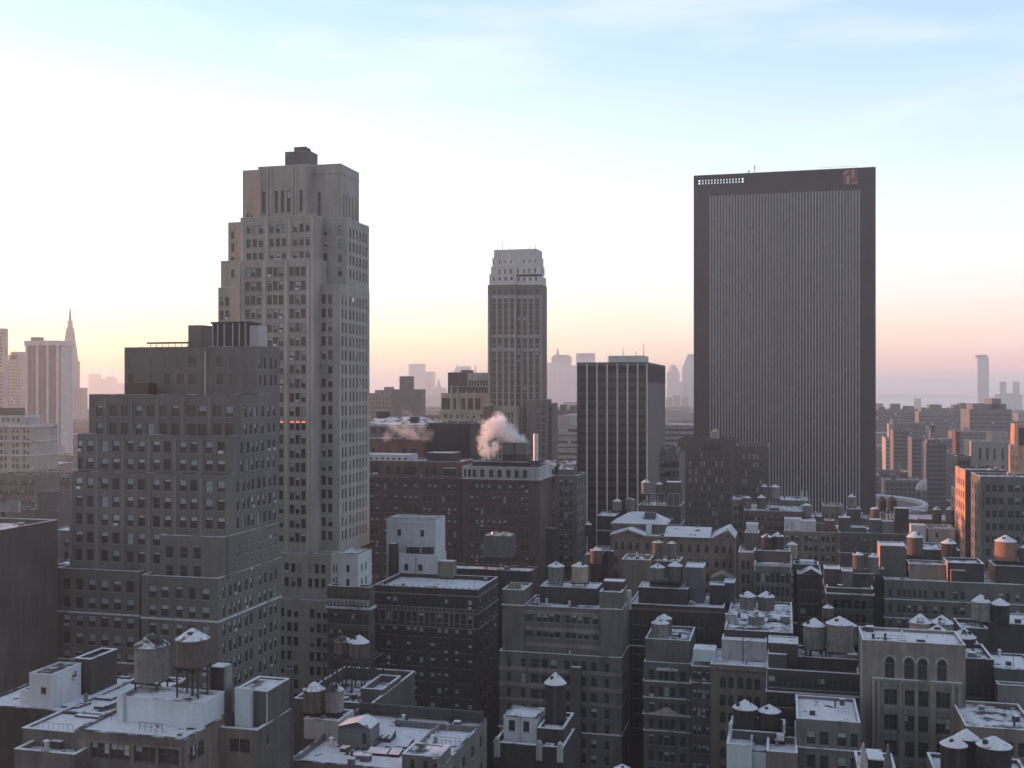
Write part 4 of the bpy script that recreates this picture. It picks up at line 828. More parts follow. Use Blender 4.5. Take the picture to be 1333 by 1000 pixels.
for a, c in ((x0, xm - .15), (xm + .15, x1)):
    b = MB(); b.box(a, c, 322, 327, zm, zt); C2.part('casing', b, 'grey')
    b = MB(); b.box(a, c, 322.3, 326.7, Zp(670, 601, 322), zm - .003); C2.part('louvre_panel', b, 'greydark')
    b = MB()
    for k in range(2): b.tube((a + .2, 321.7, zm - 2.3), (c - .2, 321.7, zm - 2.3), .22, .22, 6)
    b.tube((a + .3, 321.7, zm - 3.6), (c - .3, 321.7, zm - 3.6), .22, .22, 6); b.tube((a + .3, 321.7, zm - 3.6), (a + .2, 321.7, zm - 2.3), .2, .2, 6); C2.part('pipe_loop', b, 'white')
b = MB(); xx = Xp(696.5, 318); b.tube((xx, 319, k21['zr']), (xx, 319, Zp(696.5, 565, 318)), .78, .78, 16); b.tube((xx, 319, Zp(696.5, 573, 318)), (xx, 319, Zp(696.5, 572.3, 318)), .9, .9, 16)
st = Thing('flue_stack', 'shiny metal flue stack catching the low sun beside the steaming cooling tower', 'chimney', (xx, 319, k21['zr'])); st.part('stack', b, 'lightmetal')
b = MB(); b.box(xx - 1.4, xx + 1.4, 317.6, 320.4, k21['zr'], Zp(696, 600, 318)); st.part('base', b, 'greydark')
b = MB(); b.box(Xp(627, 320), Xp(631, 320), 320, 321, k21['zr'], Zp(629, 596, 320)); K2.part('vent_stack', b, 'white')
K3, k30 = blk('dark_windowless_block', 'black brown windowless block with a recessed panel and thin cornice', 352, 558, 612, 551, depth=22, far=None, mat='dark', roof='tarroof', par=.5, ledges=[(2.6, .5, .3)], right=None)
b = MB(); b.box(Xp(562, 351.9), Xp(608, 351.9), 351.8, 351.998, Zp(585, 588, 352), Zp(585, 560, 352)); K3.part('panel', b, 'black')
mass(K3, 350, 612.3, 626, 552, depth=20, mat='brown', roof='tarroof', par=.4, cop='copingdark')
K4, k40 = blk('snow_roofed_hall', 'grey building under a sloping snowy roof with drifting steam', 356, 478, 553, 553, depth=22, mat='grey', roof='snow', par=.0, front=Wn(4.2, 2.0, 1.2, (6, 1, 1.7, 0, 1, 1), 3, mix=.2), ledges=[(.3, .3, .4, 1), (5.0, .3, .3, 1)])
b = MB(); x0, x1, z0 = k40['x0'], k40['x1'], k40['z1'] + .01
b.face([(x0 - .4, 355.6, z0), (x1 + .4, 355.6, z0), (x1 - 4, 366, z0 + 2.6), (x0 - .4, 366, z0 + 2.6)]); b.face([(x1 + .4, 355.6, z0), (x1 + .4, 378, z0), (x1 - 4, 366, z0 + 2.6)]); b.face([(x1 + .4, 378, z0), (x0 - .4, 378, z0), (x0 - .4, 366, z0 + 2.6), (x1 - 4, 366, z0 + 2.6)])
b.face([(x0 - .4, 378, z0), (x0 - .4, 355.6, z0), (x0 - .4, 366, z0 + 2.6)], 1); K4.part('pitched_roof', b, ['snowpatch', 'grey'])
boxpart(K4, 'skylight', 357.5, 534, 543, 543, zb=k40['z1'], depth=2.5, mat='dark'); boxpart(K4, 'bulkhead', 364, 490, 504, 536, zb=k40['z1'] + 1, depth=3, mat='dark')
mass(K4, 348, 478, 551, 571.5, depth=7.9, mat='rust', roof='snowpatch', par=.3, cop='coping', part='annex', front=Wn(5, 2.6, 3.2, [(484, 488.5), (523, 530), (535, 541)], 2, mix=.1))
# brown block right of it
Lb, l0 = blk('brown_corner_block', 'brown corner block with paired windows and slanted skylights on top', 335, 705, 751, 619, far=762, mat='stone', roof='tarroof', par=.4, front=Wn(3.45, 2.05, 1.3, [(711, 715), (717.5, 722), (728, 732.2), (734.6, 738.8), (741, 745)], 11, mix=.4), right=Wn(3.45, 2.0, 1.3, [(753, 754.6), (757, 758.6)], 11, mix=.1))
for a, c in ((703, 722), (727, 746)):
    b = MB(); x0, x1 = Xp(a, 339), Xp(c, 339); z0 = l0['zr']
    b.box(x0, x1, 339, 345, z0, z0 + 2.0); b.face([(x0, 339, z0 + 2.01), (x1, 339, z0 + 2.01), (x1, 345, z0 + 4.6), (x0, 345, z0 + 4.6)], 1); b.face([(x1, 339, z0 + 2.01), (x1, 345, z0 + 2.01), (x1, 345, z0 + 4.6)]); b.face([(x0, 345, z0 + 2.01), (x0, 339, z0 + 2.01), (x0, 345, z0 + 4.6)]); b.face([(x1, 345, z0 + 2.01), (x0, 345, z0 + 2.01), (x0, 345, z0 + 4.6), (x1, 345, z0 + 4.6)])
    Lb.part('skylight', b, ['stone', 'copingdark'])
# slender tower with pale crown
NT = build('pale_crowned_tower', 'slender brown skyscraper with vertical piers and a pale stepped crown', at(533, 640, 712))
cl_ = [(640.5, 645.5), (648, 653), (656, 661), (664, 669)]; cr_ = [(673, 677.5), (681, 685.5), (689, 693.5), (697, 701.5)]
def nvar(k, u): return 1 if rng.random() < .10 else 0
n0 = mass(NT, 533, 635, 671.5, 371, depth=24, mat='loam', roof='tarroof', par=.2, cop='limelight', front=Wn(3.55, 2.9, 2.4, cl_, 44, var=nvar))
n1 = mass(NT, 535, 671.5, 705, 371, far=712, mat='loam', X0=n0['x1'] + .02, roof='tarroof', par=.2, cop='limelight', front=Wn(3.55, 2.9, 2.4, cr_, 44, var=nvar))
for a in (636.5, 647, 655, 663, 670.8): b = MB(); x = Xp(a, 533); b.box(x - .42, x + .42, 532.6, 532.98, 20, n0['z1'] - 5); NT.part('pier', b, 'lime')
for a in (672, 679.5, 687.5, 695.5, 704): b = MB(); x = Xp(a, 535); b.box(x - .4, x + .4, 534.6, 534.98, 20, n1['z1'] - 5); NT.part('pier', b, 'lime')
for (M, cols) in ((n0, cl_), (n1, cr_)):
    for dz in (5.4, 25.5, 32.3):
        b = MB()
        for a, c in cols: b.box(Xp(a - .3, M['y0']), Xp(c + .3, M['y0']), M['y0'] - .12, M['y0'] - .003, M['z1'] - dz - 1.5, M['z1'] - dz)
        NT.part('spandrel_pattern', b, 'pale')
n2 = mass(NT, 533.5, 637, 671.4, 357, depth=22, zb=n0, mat='crownstone', roof='tarroof', par=.2, cop='limelight', front=Wn(99, 1.7, 1.4, [(642, 644), (649, 651.6), (657, 659.6), (664.5, 667.5)], 1, mix=0))
n3 = mass(NT, 535.4, 671.6, 704, 360, far=711, zb=n1, mat='crownstone', roof='tarroof', par=.2, cop='limelight', front=Wn(99, 1.8, .4, [(674, 676.4), (681.5, 684), (689, 691.4), (696.5, 699)], 1, mix=0))
n4 = mass(NT, 536, 639, 702.5, 347, far=709, zb=n2, mat='crownstone', roof='tarroof', par=.2, cop='limelight', front=Wn(99, 2.4, 1.2, [(649, 651), (656.4, 658.4), (664, 666), (673, 675), (681, 683), (688, 690), (695.5, 697.5)], 1, mix=0))
n5 = mass(NT, 537, 641, 701, 335, far=707.5, zb=n4, mat='crownstone', roof='tarroof', par=.2, cop='limelight', front=Wn(99, 1.7, 1.3, [(642, 643), (649.5, 651), (657, 658.4), (664.4, 666), (681, 682.6), (688.6, 690.2), (696, 697.4)], 1, mix=0))
cb = MB(); zt = Zp(675, 324.5, 538)
P_ = [(643, 538), (696, 538), (698.5, 540), (698.5, 551), (643, 551)]; cb.prism([(Xp(a, 538), y) for a, y in P_], n5['zr'], zt); NT.part('crown', cb, 'crownstone')
for a, hh in ((647, 2.4), (654, 4.6), (663, 1.8), (689, 2.2), (697, 3.4)):
    b = MB(); x = Xp(a, 540); b.tube((x, 540, zt), (x, 540, zt + hh), .14, .1, 5); NT.part('antenna', b, 'steel', block=False)
mass(NT, 531, 695, 711.5, 520, far=718, X0=n1['x1'] - 6, mat='loam', roof='tarroof', par=.3, front=Wn(3.55, 2.6, 2, [(699, 702.4), (705.5, 709)], 20, mix=.05))
mass(NT, 536, 712, 719, 525, far=726, mat='loam', roof='tarroof', par=.3, front=Wn(3.55, 2.6, 2, [(714, 717.5)], 20, mix=.05))
w_ = mass(NT, 526, 640, 672, 529, depth=6.5, mat='lime', roof='snowpatch', par=.8, cop='limelight', front=Wn(3.55, 2.9, 3.0, [(643, 647), (649, 652.4), (657, 659.4), (661.4, 663.6), (665.6, 668)], 20, mix=.1), ledges=[(1.5, .8, .3)])
b = MB(); b.box(Xp(629, 522), Xp(639.5, 522), 522, 526, 10, Zp(634, 529, 522), 0); b.box(Xp(628.5, 521.7), Xp(640, 521.7), 521.7, 526.3, Zp(634, 529, 522) + .003, Zp(634, 525.5, 522), 1); NT.part('chimney', b, ['rust', 'pale'])
OB = build('ornate_stepped_building', 'pale ornate stepped building with tall windows beside the slender crowned tower', at(560, 575, 640))
o0 = mass(OB, 555, 572, 641, 535.5, depth=24, mat='lime', roof='tarroof', par=.4, front=Wn(3.8, 2.0, 1.6, [(578, 582), (586, 588.4), (594, 597), (600, 603), (607, 610), (615, 618.5), (625, 628)], 12, mix=.3), ledges=[(.3, .5, .3)])
o1 = mass(OB, 557, 574, 641, 512, depth=22, zb=o0, mat='lime', roof='tarroof', par=.6, front=Wn(99, 6.2, 2.6, [(575, 586), (590.5, 593.6), (600, 606.4), (609, 616), (618.4, 625.4)], 1, style='wide', mix=0, dep=.5))
for a in (588, 596, 607.5, 617.3, 627): b = MB(); x = Xp(a, 557); b.box(x - .5, x + .5, 556.5, 556.99, o0['zr'], o1['z1'] + .3); b.tube((x, 556.8, o1['z1'] + .3), (x, 556.8, o1['z1'] + (4.5 if a in (588, 596) else 1.4)), .55, .1, 6); OB.part('pinnacle', b, 'lime')
o2 = mass(OB, 561, 583, 641, 503.5, depth=16, zb=o1, mat='greydark', roof='tarroof', par=.3, front=Wn(99, 2.2, 1.2, [(607, 610), (613, 616), (619, 622), (625, 628)], 1, mix=0))
o3 = mass(OB, 562, 583, 608, 485, depth=12, zb=o2, mat='greydark', roof='tarroof', par=.3); mass(OB, 562.4, 608.2, 637, 485.5, depth=11, zb=o2, mat='pale', roof='tarroof', par=.3, front=Wn(99, 3.0, 4.0, (7, 1, 1.2, 0, .5, .5), 1, mix=0))
mass(OB, 563, 600, 611, 482, depth=8, zb=o3, mat='greydark', roof='tarroof', par=.2, part='penthouse')
# dark slab with pale vertical piers
NB = build('striped_slab_building', 'dark slab office building with slim pale vertical piers and a plain stone end', at(425, 750, 842))
s_ = mass(NB, 425, 751, 842.5, 472, far=866, mat='bronze', roof='tarroof', par=1.0, cop='copingdark', sidemat='loam')
pp = [751.6, 764, 777, 790.2, 803.6, 816.8, 830, 842]
for a in pp[1:-1] + [842]:
    b = MB(); x = Xp(a, 424.6); b.box(x - .25, x + .25, 424.45, 424.995, 12, s_['z1'] - .5); NB.part('pier', b, 'crownstone')
for i in range(7):
    x0, x1 = Xp(pp[i] + 1.3, 424.9), Xp(pp[i + 1] - 1.3, 424.9); b = MB(); z = s_['z1'] - 4.2; k = 0
    while z > 14:
        b.face([(x0, 424.86, z - 2.1), (x1, 424.86, z - 2.1), (x1, 424.86, z), (x0, 424.86, z)], 0); b.face([(x0, 424.9, z - 3.6), (x1, 424.9, z - 3.6), (x1, 424.9, z - 2.1), (x0, 424.9, z - 2.1)], 1)
        for t in (.25, .5, .75): xx = x0 + (x1 - x0) * t; b.box(xx - .05, xx + .05, 424.8, 424.855, z - 2.1, z, 1)
        z -= 3.6
    NB.part('window_strip', b, ['glass', 'darkspandrel'])
b = MB(); b.box(s_['x0'] + .3, s_['x1'] - .1, 424.82, 424.99, s_['z1'] - 1.3, s_['z1'] - .2); NB.part('stone_trim', b, 'stone')
b = MB(); b.box(s_['x1'] + .003, s_['x1'] + .08, 426, s_['y1'] - .5, s_['z1'] - 8, s_['z1'] - .6); NB.part('dark_panel', b, 'bronze')
pm = mass(NB, 438, 792, 838, 463.5, depth=16, zb=s_, mat='white', roof='snowpatch', par=.3, part='penthouse', foot=False)
for a, hh in ((811, 3), (838, 5), (828, 2)): b = MB(); x = Xp(a, 440); b.tube((x, 440, pm['z1']), (x, 440, pm['z1'] + hh), .15, .1, 5); NB.part('antenna', b, 'steel', block=False)
# huge black slab
OP = build('black_slab_skyscraper', 'huge black slab skyscraper ruled with fine pale vertical lines', at(660, 903, 1140))
YO = 660
x0, x1 = Xp(903, YO), Xp(1140, YO); zt = Zp(1020, 223, YO); z2 = Zp(1020, 251, YO); xa, xb = Xp(924.5, YO), Xp(1118.5, YO); y1 = YO + 36
lx0, lx1, lz0, lz1 = Xp(909, YO), Xp(968, YO), zt - 5.6, zt - 2.6
sx0, sx1, sz0, sz1 = Xp(962, YO), Xp(968, YO), zt - 9.6, zt - 6.4
b = MB()
b.box(x0, xa, YO, YO + 3, 0, z2); b.box(xb, x1, YO, YO + 3, 0, z2)
b.box(x0, x1, YO + 3, y1, 0, z2, bottom=False)
OP.part('wall', b, 'black'); FOOT.append((x0, x1, YO, y1, zt))
b = MB()                                                       # crown storey, open behind its louvres at one end
b.box(lx1, x1, YO, y1, z2 + .003, zt); b.box(x0, lx1 - .003, YO, YO + 2, z2 + .003, lz0); b.box(x0, lx1 - .003, YO, YO + 2, lz1, zt); b.box(x0, lx0, YO, YO + 2, lz0 + .003, lz1 - .003)
OP.part('crown', b, 'black')
n = 15; b = MB()
for i in range(1, n):
    x = lx0 + (lx1 - lx0) * i / n; b.box(x - .62, x + .62, YO + .2, YO + 1.6, lz0 + .004, lz1 - .004)
b.box(lx0, lx1, YO + .5, YO + 1.2, (lz0 + lz1) / 2 - .2, (lz0 + lz1) / 2 + .2); OP.part('louvre_grille', b, 'black')
b = MB(); b.box(x0 + .5, lx1, y1 - 2, y1, z2 + .004, zt - 6.2); OP.part('back_parapet', b, 'black')
NS = 49
for i in range(NS):
    a, c = xa + (xb - xa) * i / NS, xa + (xb - xa) * (i + 1) / NS; b = MB(); z = z2 - .2; k = 0
    while z > 3:
        m_ = 0 if rng.random() < .86 else (2 if rng.random() < .6 else 3)
        b.face([(a + .32, YO + .75, z - 2.5), (c - .32, YO + .75, z - 2.5), (c - .32, YO + .75, z), (a + .32, YO + .75, z)], m_); b.face([(a + .32, YO + .75, z - 3.85), (c - .32, YO + .75, z - 3.85), (c - .32, YO + .75, z - 2.5), (a + .32, YO + .75, z - 2.5)], 1)
        z -= 3.85; k += 1
    OP.part('window_strip', b, ['glassblue', 'darkspandrel', 'greydark', 'glass'])
for i in range(NS + 1):
    x = xa + (xb - xa) * i / NS; b = MB(); b.box(x - .24, x + .24, YO - .05, YO + .74, 0, z2 - .01); OP.part('mullion', b, 'mullion')
rs = MB(); xs0, xs1, zs0, zs1 = Xp(1097, YO), Xp(1116.5, YO), zt - 9.6, zt - .9
rs.box(xs0, xs1, YO - .25, YO - .004, zs0, zs1); sg = OP.part('logo_panel', rs, 'redsign')
cr = MB(); w = xs1 - xs0; h = zs1 - zs0
for pts in ([(.24, .02), (.42, .02), (.42, .62), (.24, .55)], [(.60, .40), (.78, .47), (.78, .99), (.60, .99)], [(.60, 0), (1, .22), (1, .10), (.80, .0)], [(.0, .72), (.32, .99), (.42, .99), (.42, .90), (.12, .64)]):
    f_ = [(xs0 + u * w, YO - .34, zs0 + v * h) for u, v in pts]; g_ = [(x, YO - .252, z) for x, _, z in f_]
    cr.face(f_); n_ = len(f_)
    for i in range(n_): cr.face([f_[i], g_[i], g_[(i + 1) % n_], f_[(i + 1) % n_]])
OP.part('numeral_logo', cr, 'cream', parent=sg)
bm_ = MB(); bm_.box(Xp(974, 680), Xp(986, 680), 680, 684, zt, zt + 1.2); OP.part('roof_unit', bm_, 'dark')
for a, hh in ((975, 5), (982.5, 8), (1002, 3), (1006, 3.5)):
    b = MB(); x = Xp(a, 675); b.tube((x, 675, zt), (x + (1.2 if a > 1000 else 0), 675, zt + hh), .22, .18, 5); b.box(x - .6, x + .6, 674.8, 675.2, zt + hh * .7, zt + hh * .7 + .5); OP.part('antenna', b, 'steel', block=False)
b = MB()
for a in range(1067, 1118, 7): x = Xp(a, 664); b.bar((x, 664, zt), (x, 664, zt + 1.8), .13)
b.bar((Xp(1067, 664), 664, zt + 1.8), (Xp(1116, 664), 664, zt + 1.8), .13); OP.part('railing_lattice', b, 'steel', block=False)
# brown block with scattered lit windows in front of the slab
PB = build('brown_apartment_block', 'brown brick block with many small bright windows in front of the black slab', at(528, 882, 960))
pc = [(886, 888.4), (897, 899.6), (905, 907.6), (912, 914.4), (915.6, 918), (922, 924.6), (927, 929.6), (931.5, 934), (938.5, 941), (946.5, 950)]
p0 = mass(PB, 528, 882, 957.5, 572, depth=26, mat='brown', roof='tarroof', par=1.0, cop='copingdark', front=Wn(4.0, 2.4, 6.6, pc, 14, mix=.62, var=lambda k, u: (3 if rng.random() < .28 else 0)), ledges=[(6.0, .4, .3)])
b = MB(); b.box(Xp(917, 527.9), Xp(937, 527.9), 527.7, 527.997, p0['z1'] - 6, p0['z1'] - 1.5); PB.part('panel', b, 'dark')
p1_ = mass(PB, 529, 958, 1000, 580.5, depth=22, mat='brown', roof='tarroof', par=.8, front=Wn(4.0, 2.2, 4.0, [(967, 969.4), (970.4, 972.6), (974, 976.4), (980, 983), (985, 987.4), (989, 992)], 10, mix=.4, var=lambda k, u: (3 if rng.random() < .2 else 0)))
tank('pale brown water tank alone on the brown block against the black slab', 533, 931, 11, 558, 562, 571, zbase=p0['zr'], mat='woodtan', cap='woodtan')
# classical building with gables and hipped roof
Q = build('gabled_classical_building', 'tan classical building with two gabled ends and a snowy hipped roof block', at(318, 795, 955))
qa = [(800, 804.4), (808, 812.6), (818, 823), (827.5, 832), (840.5, 845), (884.5, 889), (895.6, 900), (906.5, 911), (917.5, 922), (930.5, 935), (940, 944.5), (949.5, 952.6)]
Q0 = mass(Q, 318, 795, 956, 699, depth=13, mat='tan', roof='snow', par=.1, cop='coping', front=Wn(4.2, 2.35, 2.0, qa, 4, style='arch', mix=.1), ledges=[(.2, .4, .3), (6.6, .3, .15)])
for a, ax, c in ((794, 818, 841), (926, 948, 957.5)):
    b = MB(); x0, xm, x1 = Xp(a, 317.4), Xp(ax, 317.4), Xp(c, 317.4); z0 = Q0['z1'] + .11; zm = Zp(ax, 689.5, 318)
    b.face([(x0, 317.6, z0), (x1, 317.6, z0), (xm, 317.6, zm)], 1); b.face([(x1, 330, z0), (x0, 330, z0), (xm, 330, zm)], 1)
    for (p, r_) in ((x0, xm), (xm, x1)):
        zp, zq = (z0, zm) if p == x0 else (zm, z0)
        b.face([(p, 317.2, zp + .25), (r_, 317.2, zq + .25), (r_, 330.2, zq + .25), (p, 330.2, zp + .25)]); b.face([(p, 317.2, zp - .15), (r_, 317.2, zq - .15), (r_, 317.2, zq + .25), (p, 317.2, zp + .25)])
    Q.part('gable_roof', b, ['snow', 'tan'])
    b = MB(); xm2 = xm; b.lathe(xm2, 317.5, [(.01, z0 + .5), (.35, z0 + .5), (.35, z0 + 1.0), (.01, z0 + 1.1)], 8); Q.part('gable_vent', b, 'dark')
b = MB(); x0, x1 = Xp(865, 319), Xp(925, 319); z0 = Q0['z1'] + .11; b.face([(x0, 317.5, z0), (x1, 317.5, z0), (x1, 325, z0 + 2.2), (x0, 325, z0 + 2.2)]); b.face([(x0, 325, z0 + 2.2), (x1, 325, z0 + 2.2), (x1, 330.5, z0), (x0, 330.5, z0)]); Q.part('pitched_roof', b, 'snow')
Q2 = mass(Q, 324, 796.5, 866.5, 682, depth=12, zb=Q0, mat='tan', roof='snow', par=0, ledges=[(.2, .4, .4)])
b = MB(); x0, x1, y0, y1, z0 = Q2['x0'] - .4, Q2['x1'] + .4, 323.6, 336.4, Q2['z1'] + .02; xm0, xm1, ym, zm = x0 + 5.4, x1 - 4.6, 330, z0 + 3.0
b.face([(x0, y0, z0), (x1, y0, z0), (xm1, ym, zm), (xm0, ym, zm)]); b.face([(x1, y0, z0), (x1, y1, z0), (xm1, ym, zm)]); b.face([(x1, y1, z0), (x0, y1, z0), (xm0, ym, zm), (xm1, ym, zm)]); b.face([(x0, y1, z0), (x0, y0, z0), (xm0, ym, zm)]); b.face([(x0, y1, z0), (x1, y1, z0), (x1, y0, z0), (x0, y0, z0)]); Q.part('hipped_roof', b, 'snow')
boxpart(Q, 'roof_dormer', 326, 839, 853, 668, zb=Q2['z1'] + .5, depth=3, mat='purple')
b = MB(); b.box(Xp(841, 321), Xp(847.5, 321), 321, 323, Q0['z1'], Q0['z1'] + 2.8); Q.part('bulkhead', b, 'bluewhite')
tank('brown water tank, left of two against the tan gabled front', 300, 856.4, 14, 702.5, 706, 725, ybase=731)
tank('grey brown water tank, right of two against the tan gabled front', 300, 874.5, 12.5, 704, 707, 725, ybase=731, mat='woodgrey')
Qb, qb0 = blk('tan_low_block', 'small tan block with green roof covers in front of the gabled building', 292, 809, 846, 729, depth=10, mat='tan', roof='snowpatch', par=.4, clutter=6)
Qc, qc0 = blk('tank_platform_block', 'low brown block beneath the two tanks of the gabled front', 299, 846.5, 885, 731, depth=9, mat='brown', roof='snowpatch', par=.3)
# dark house with tank pair (centre right)
D1, d0 = blk('snow_terraced_block', 'dark brown block with a snowy terrace, black penthouse and two grey tanks', 262, 819, 942, 789, depth=17, mat='dark', roof='snow', par=.3, front=Wn(3.6, 2.4, 2.6, [(824, 833), (836, 842), (853, 861), (864, 872), (875, 882), (885, 893), (897, 905), (909, 917), (922, 930)], 8, mix=.05), ledges=[(.8, .6, .15, 0, 'rust'), (10.0, .3, .2, 1)])
d1 = mass(D1, 265, 831, 895.5, 766, depth=8, zb=d0, mat='black', roof='snow', par=.15, part='penthouse', cop='coping', foot=False)
mass(D1, 268, 892, 916, 739, depth=8, zb=d0, mat='purple', roof='snow', par=.1, part='bulkhead', foot=False)
mass(D1, 267, 923.5, 942.5, 762, depth=5, zb=d0, mat='black', roof='snow', par=.15, part='bulkhead', foot=False); mass(D1, 269, 942.6, 956, 759, depth=6, zb=10, mat='greydark', roof='snow', par=.15, part='bulkhead', foot=False)
add_clutter(d0, 8)
b = MB(); b.box(Xp(845.5, 267), Xp(885, 267), 266.8, 272, d1['z1'] + .102, d1['z1'] + .5); b.box(Xp(845.5, 267), Xp(885, 267), 266.8, 272, d1['z1'] + 1.1, d1['z1'] + 1.4); D1.part('tank_deck_grate', b, 'steel', block=False)
tank('grey water tank with thin pipe up its side, left of two on black penthouse', 267.6, 856, 19, 733, 738.5, 757, zbase=d1['z1'] + 1.45, mat='woodgrey', legs=False, ladder=True)
tank('grey water tank with higher snowy cone, right of two over the black penthouse', 268, 879, 19, 730.5, 736.5, 757, zbase=d1['z1'] + 1.45, mat='woodgrey', legs=False)
PT, pt0 = blk('pedimented_shed', 'small grey roof house with a shallow pediment behind black snow capped boxes', 285, 926, 953, 755, depth=6, zb=0, mat='stone', roof='snowpatch', par=.1)
b = MB(); x0, x1 = pt0['x0'] - .3, pt0['x1'] + .3; z0 = pt0['z1'] + .11; xm = (x0 + x1) / 2; b.prism([(x0, 284.7), (x1, 284.7), (x1, 291), (x0, 291)], z0, z0 + .05)
b.face([(x0, 284.7, z0 + .05), (x1, 284.7, z0 + .05), (xm, 284.7, z0 + 1.5)]); b.face([(x1, 284.7, z0 + .05), (x1, 291, z0 + .05), (xm, 291, z0 + 1.5), (xm, 284.7, z0 + 1.5)]); b.face([(x0, 291, z0 + .05), (x0, 284.7, z0 + .05), (xm, 284.7, z0 + 1.5), (xm, 291, z0 + 1.5)]); b.face([(x1, 291, z0 + .05), (x0, 291, z0 + .05), (xm, 291, z0 + 1.5)]); PT.part('pediment', b, 'stone')
# dark base block with tanks (x 942..1030, y 775..)
D2, d20 = blk('tank_crowded_block', 'dark block crowded with tanks and snowy boxes beside a row of grey columns', 238, 943, 1032, 822, depth=34, mat='dark', roof='snowpatch', par=.4, clutter=12, front=None)
tank('grey barrel tank, left of two under snowy cones above the pale terrace', 262, 973.5, 21, 769, 776, 797, zbase=d20['zr'] + 2.5, mat='woodgrey', cap='snow')
tank('purple grey barrel tank, right of two under snowy cones above the pale terrace', 262, 997.5, 21, 769, 776.5, 797, zbase=d20['zr'] + 2.5, mat='woodgrey', cap='snow')
tank('slim pale water tank with peaked roof on a steel shelf near the terrace', 246, 952, 16, 792, 799.5, 817, zbase=d20['zr'] + .6, mat='pale', cap='coping')
tank('stout grey water tank with broad snowy cone on a steel shelf', 245, 984.5, 20.5, 793, 801.5, 819, zbase=d20['zr'] + .6, mat='woodgrey', cap='snowcap')
for (a, c, w, hh, dp, m_) in ((1022, 803, 12, 1.6, 2, 'grey'), (1034, 812, 8, 1.2, 1.5, 'rust'), (1015, 808, 8, .7, 1.5, 'greydark'), (1005, 812, 12, .6, 2, 'metal')): boxpart(D2, 'roof_box', 250, a - w / 2, a + w / 2, c, zb=d20['zr'], depth=dp, mat=m_, top='snow')
tr2 = MB(); yy = 243; xa, xb = Xp(941, yy), Xp(1030, yy); zz = Zp(985, 819.5, yy); tr2.box(xa, xb, yy - .1, yy + .1, zz - .35, zz); tr2.box(xa, xb, yy + 5.9, yy + 6.1, zz - .35, zz)
for i in range(14): x = xa + (xb - xa) * i / 13; tr2.box(x - .07, x + .07, yy + .102, yy + 5.898, zz - .25, zz - .02)
D2.part('steel_shelf_grate', tr2, 'steel', block=False)
# columned and tan blocks
D3, d30 = blk('columned_block', 'grey block with a colonnade, white end posts and a reddish attic', 300, 982, 1030, 735, depth=20, mat='grey', roof='snowpatch', par=.3, front=Wn(3.6, 2.6, 2.4, (7, 1, 1.0, 0, .3, .3), 3, mix=.2), ledges=[(.2, .3, .2, 1), (1.6, .5, .15)])
for a in (982, 1028.5): boxpart(D3, 'end_post', 299.5, a, a + 1.5, 732, zb=d30['z1'] - 2, depth=.5, mat='white')
d31 = mass(D3, 306, 982, 1029, 717.5, depth=10, zb=d30, mat='red', roof='snowpatch', par=.4, cop='coping', front=Wn(3, 1.4, 1.6, (5, 1, 1.0, 0, .6, .6), 1, mix=.5))
D4, d40 = blk('tan_corner_block', 'narrow tan block with barred windows and a snow topped tower behind it', 305, 961, 981.5, 719.5, depth=14, mat='tan', roof='snow', par=.4, front=Wn(3.8, 2.6, 2.2, [(965, 970), (972, 976)], 5, mix=.1))
mass(D4, 312, 969.5, 988, 694, depth=6, zb=d40, mat='brown', roof='snow', par=.1, part='tower', foot=False, cop='coping'); mass(D4, 312.5, 971.5, 986.5, 683, depth=5, zb=50, mat='white', roof='snow', par=.1, part='bulkhead', foot=False)
tank('dark water tank, lower left of a dark pair on the reddish attic', 310, 998, 14, 694.5, 699, 714, zbase=d31['zr'], mat='wooddark', cap='snow')
tank('dark water tank, upper right of a dark pair on the reddish attic', 312, 1012.4, 15.5, 692.5, 698, 714, zbase=d31['zr'], mat='wooddark', cap='snow')
tank('tan stuccoed tank turret with snowy lid in front of the yellow block', 330, 1031, 14, 705, 709, 727, ybase=735, mat='woodtan', cap='snow')
YB = build('yellow_brick_block', 'yellowish brick block with triple windows and a graffiti scrawled white roof wall', at(405, 1022, 1092))
y0_ = mass(YB, 405, 1021, 1092.5, 692.5, depth=22, mat='yellow', roof='tarroof', par=.3, front=Wn(3.45, 2.05, 1.55, [(1023, 1027), (1029.5, 1034), (1036, 1040), (1047, 1051.4), (1053, 1057), (1060, 1064.4), (1069, 1073.6), (1076, 1080), (1083, 1087)], 8, mix=.25))
ga = mass(YB, 408, 1021, 1043, 676, depth=6, zb=y0_, mat='bluewhite', roof='snow', par=.2, part='bulkhead', foot=False)
gm = MB()
for a, c, e in ((1024, 681, 1), (1025.5, 684, -1), (1030, 680, 1), (1032, 682, -1)):
    x = Xp(a, 407.8); z = Zp(a, c, 407.8); gm.bar((x, 407.9, z), (x + e * .55, 407.9, z - 1.2), .22)
YB.part('graffiti_mark', gm, 'greydark', block=False)
mass(YB, 407, 1043.2, 1062, 679, depth=7, zb=y0_, mat='white', roof='snow', par=.2, part='bulkhead', foot=False, front=Wn(9, 1.4, 2.4, [(1046, 1048.4), (1056, 1058.6)], 1, mix=0)); mass(YB, 407.5, 1074, 1086, 678, depth=5, zb=y0_, mat='rust', roof='snow', par=.2, part='bulkhead', foot=False)
boxpart(YB, 'bulkhead', 409, 1062.5, 1073.5, 682, zb=y0_['zr'], depth=4, mat='yellow')
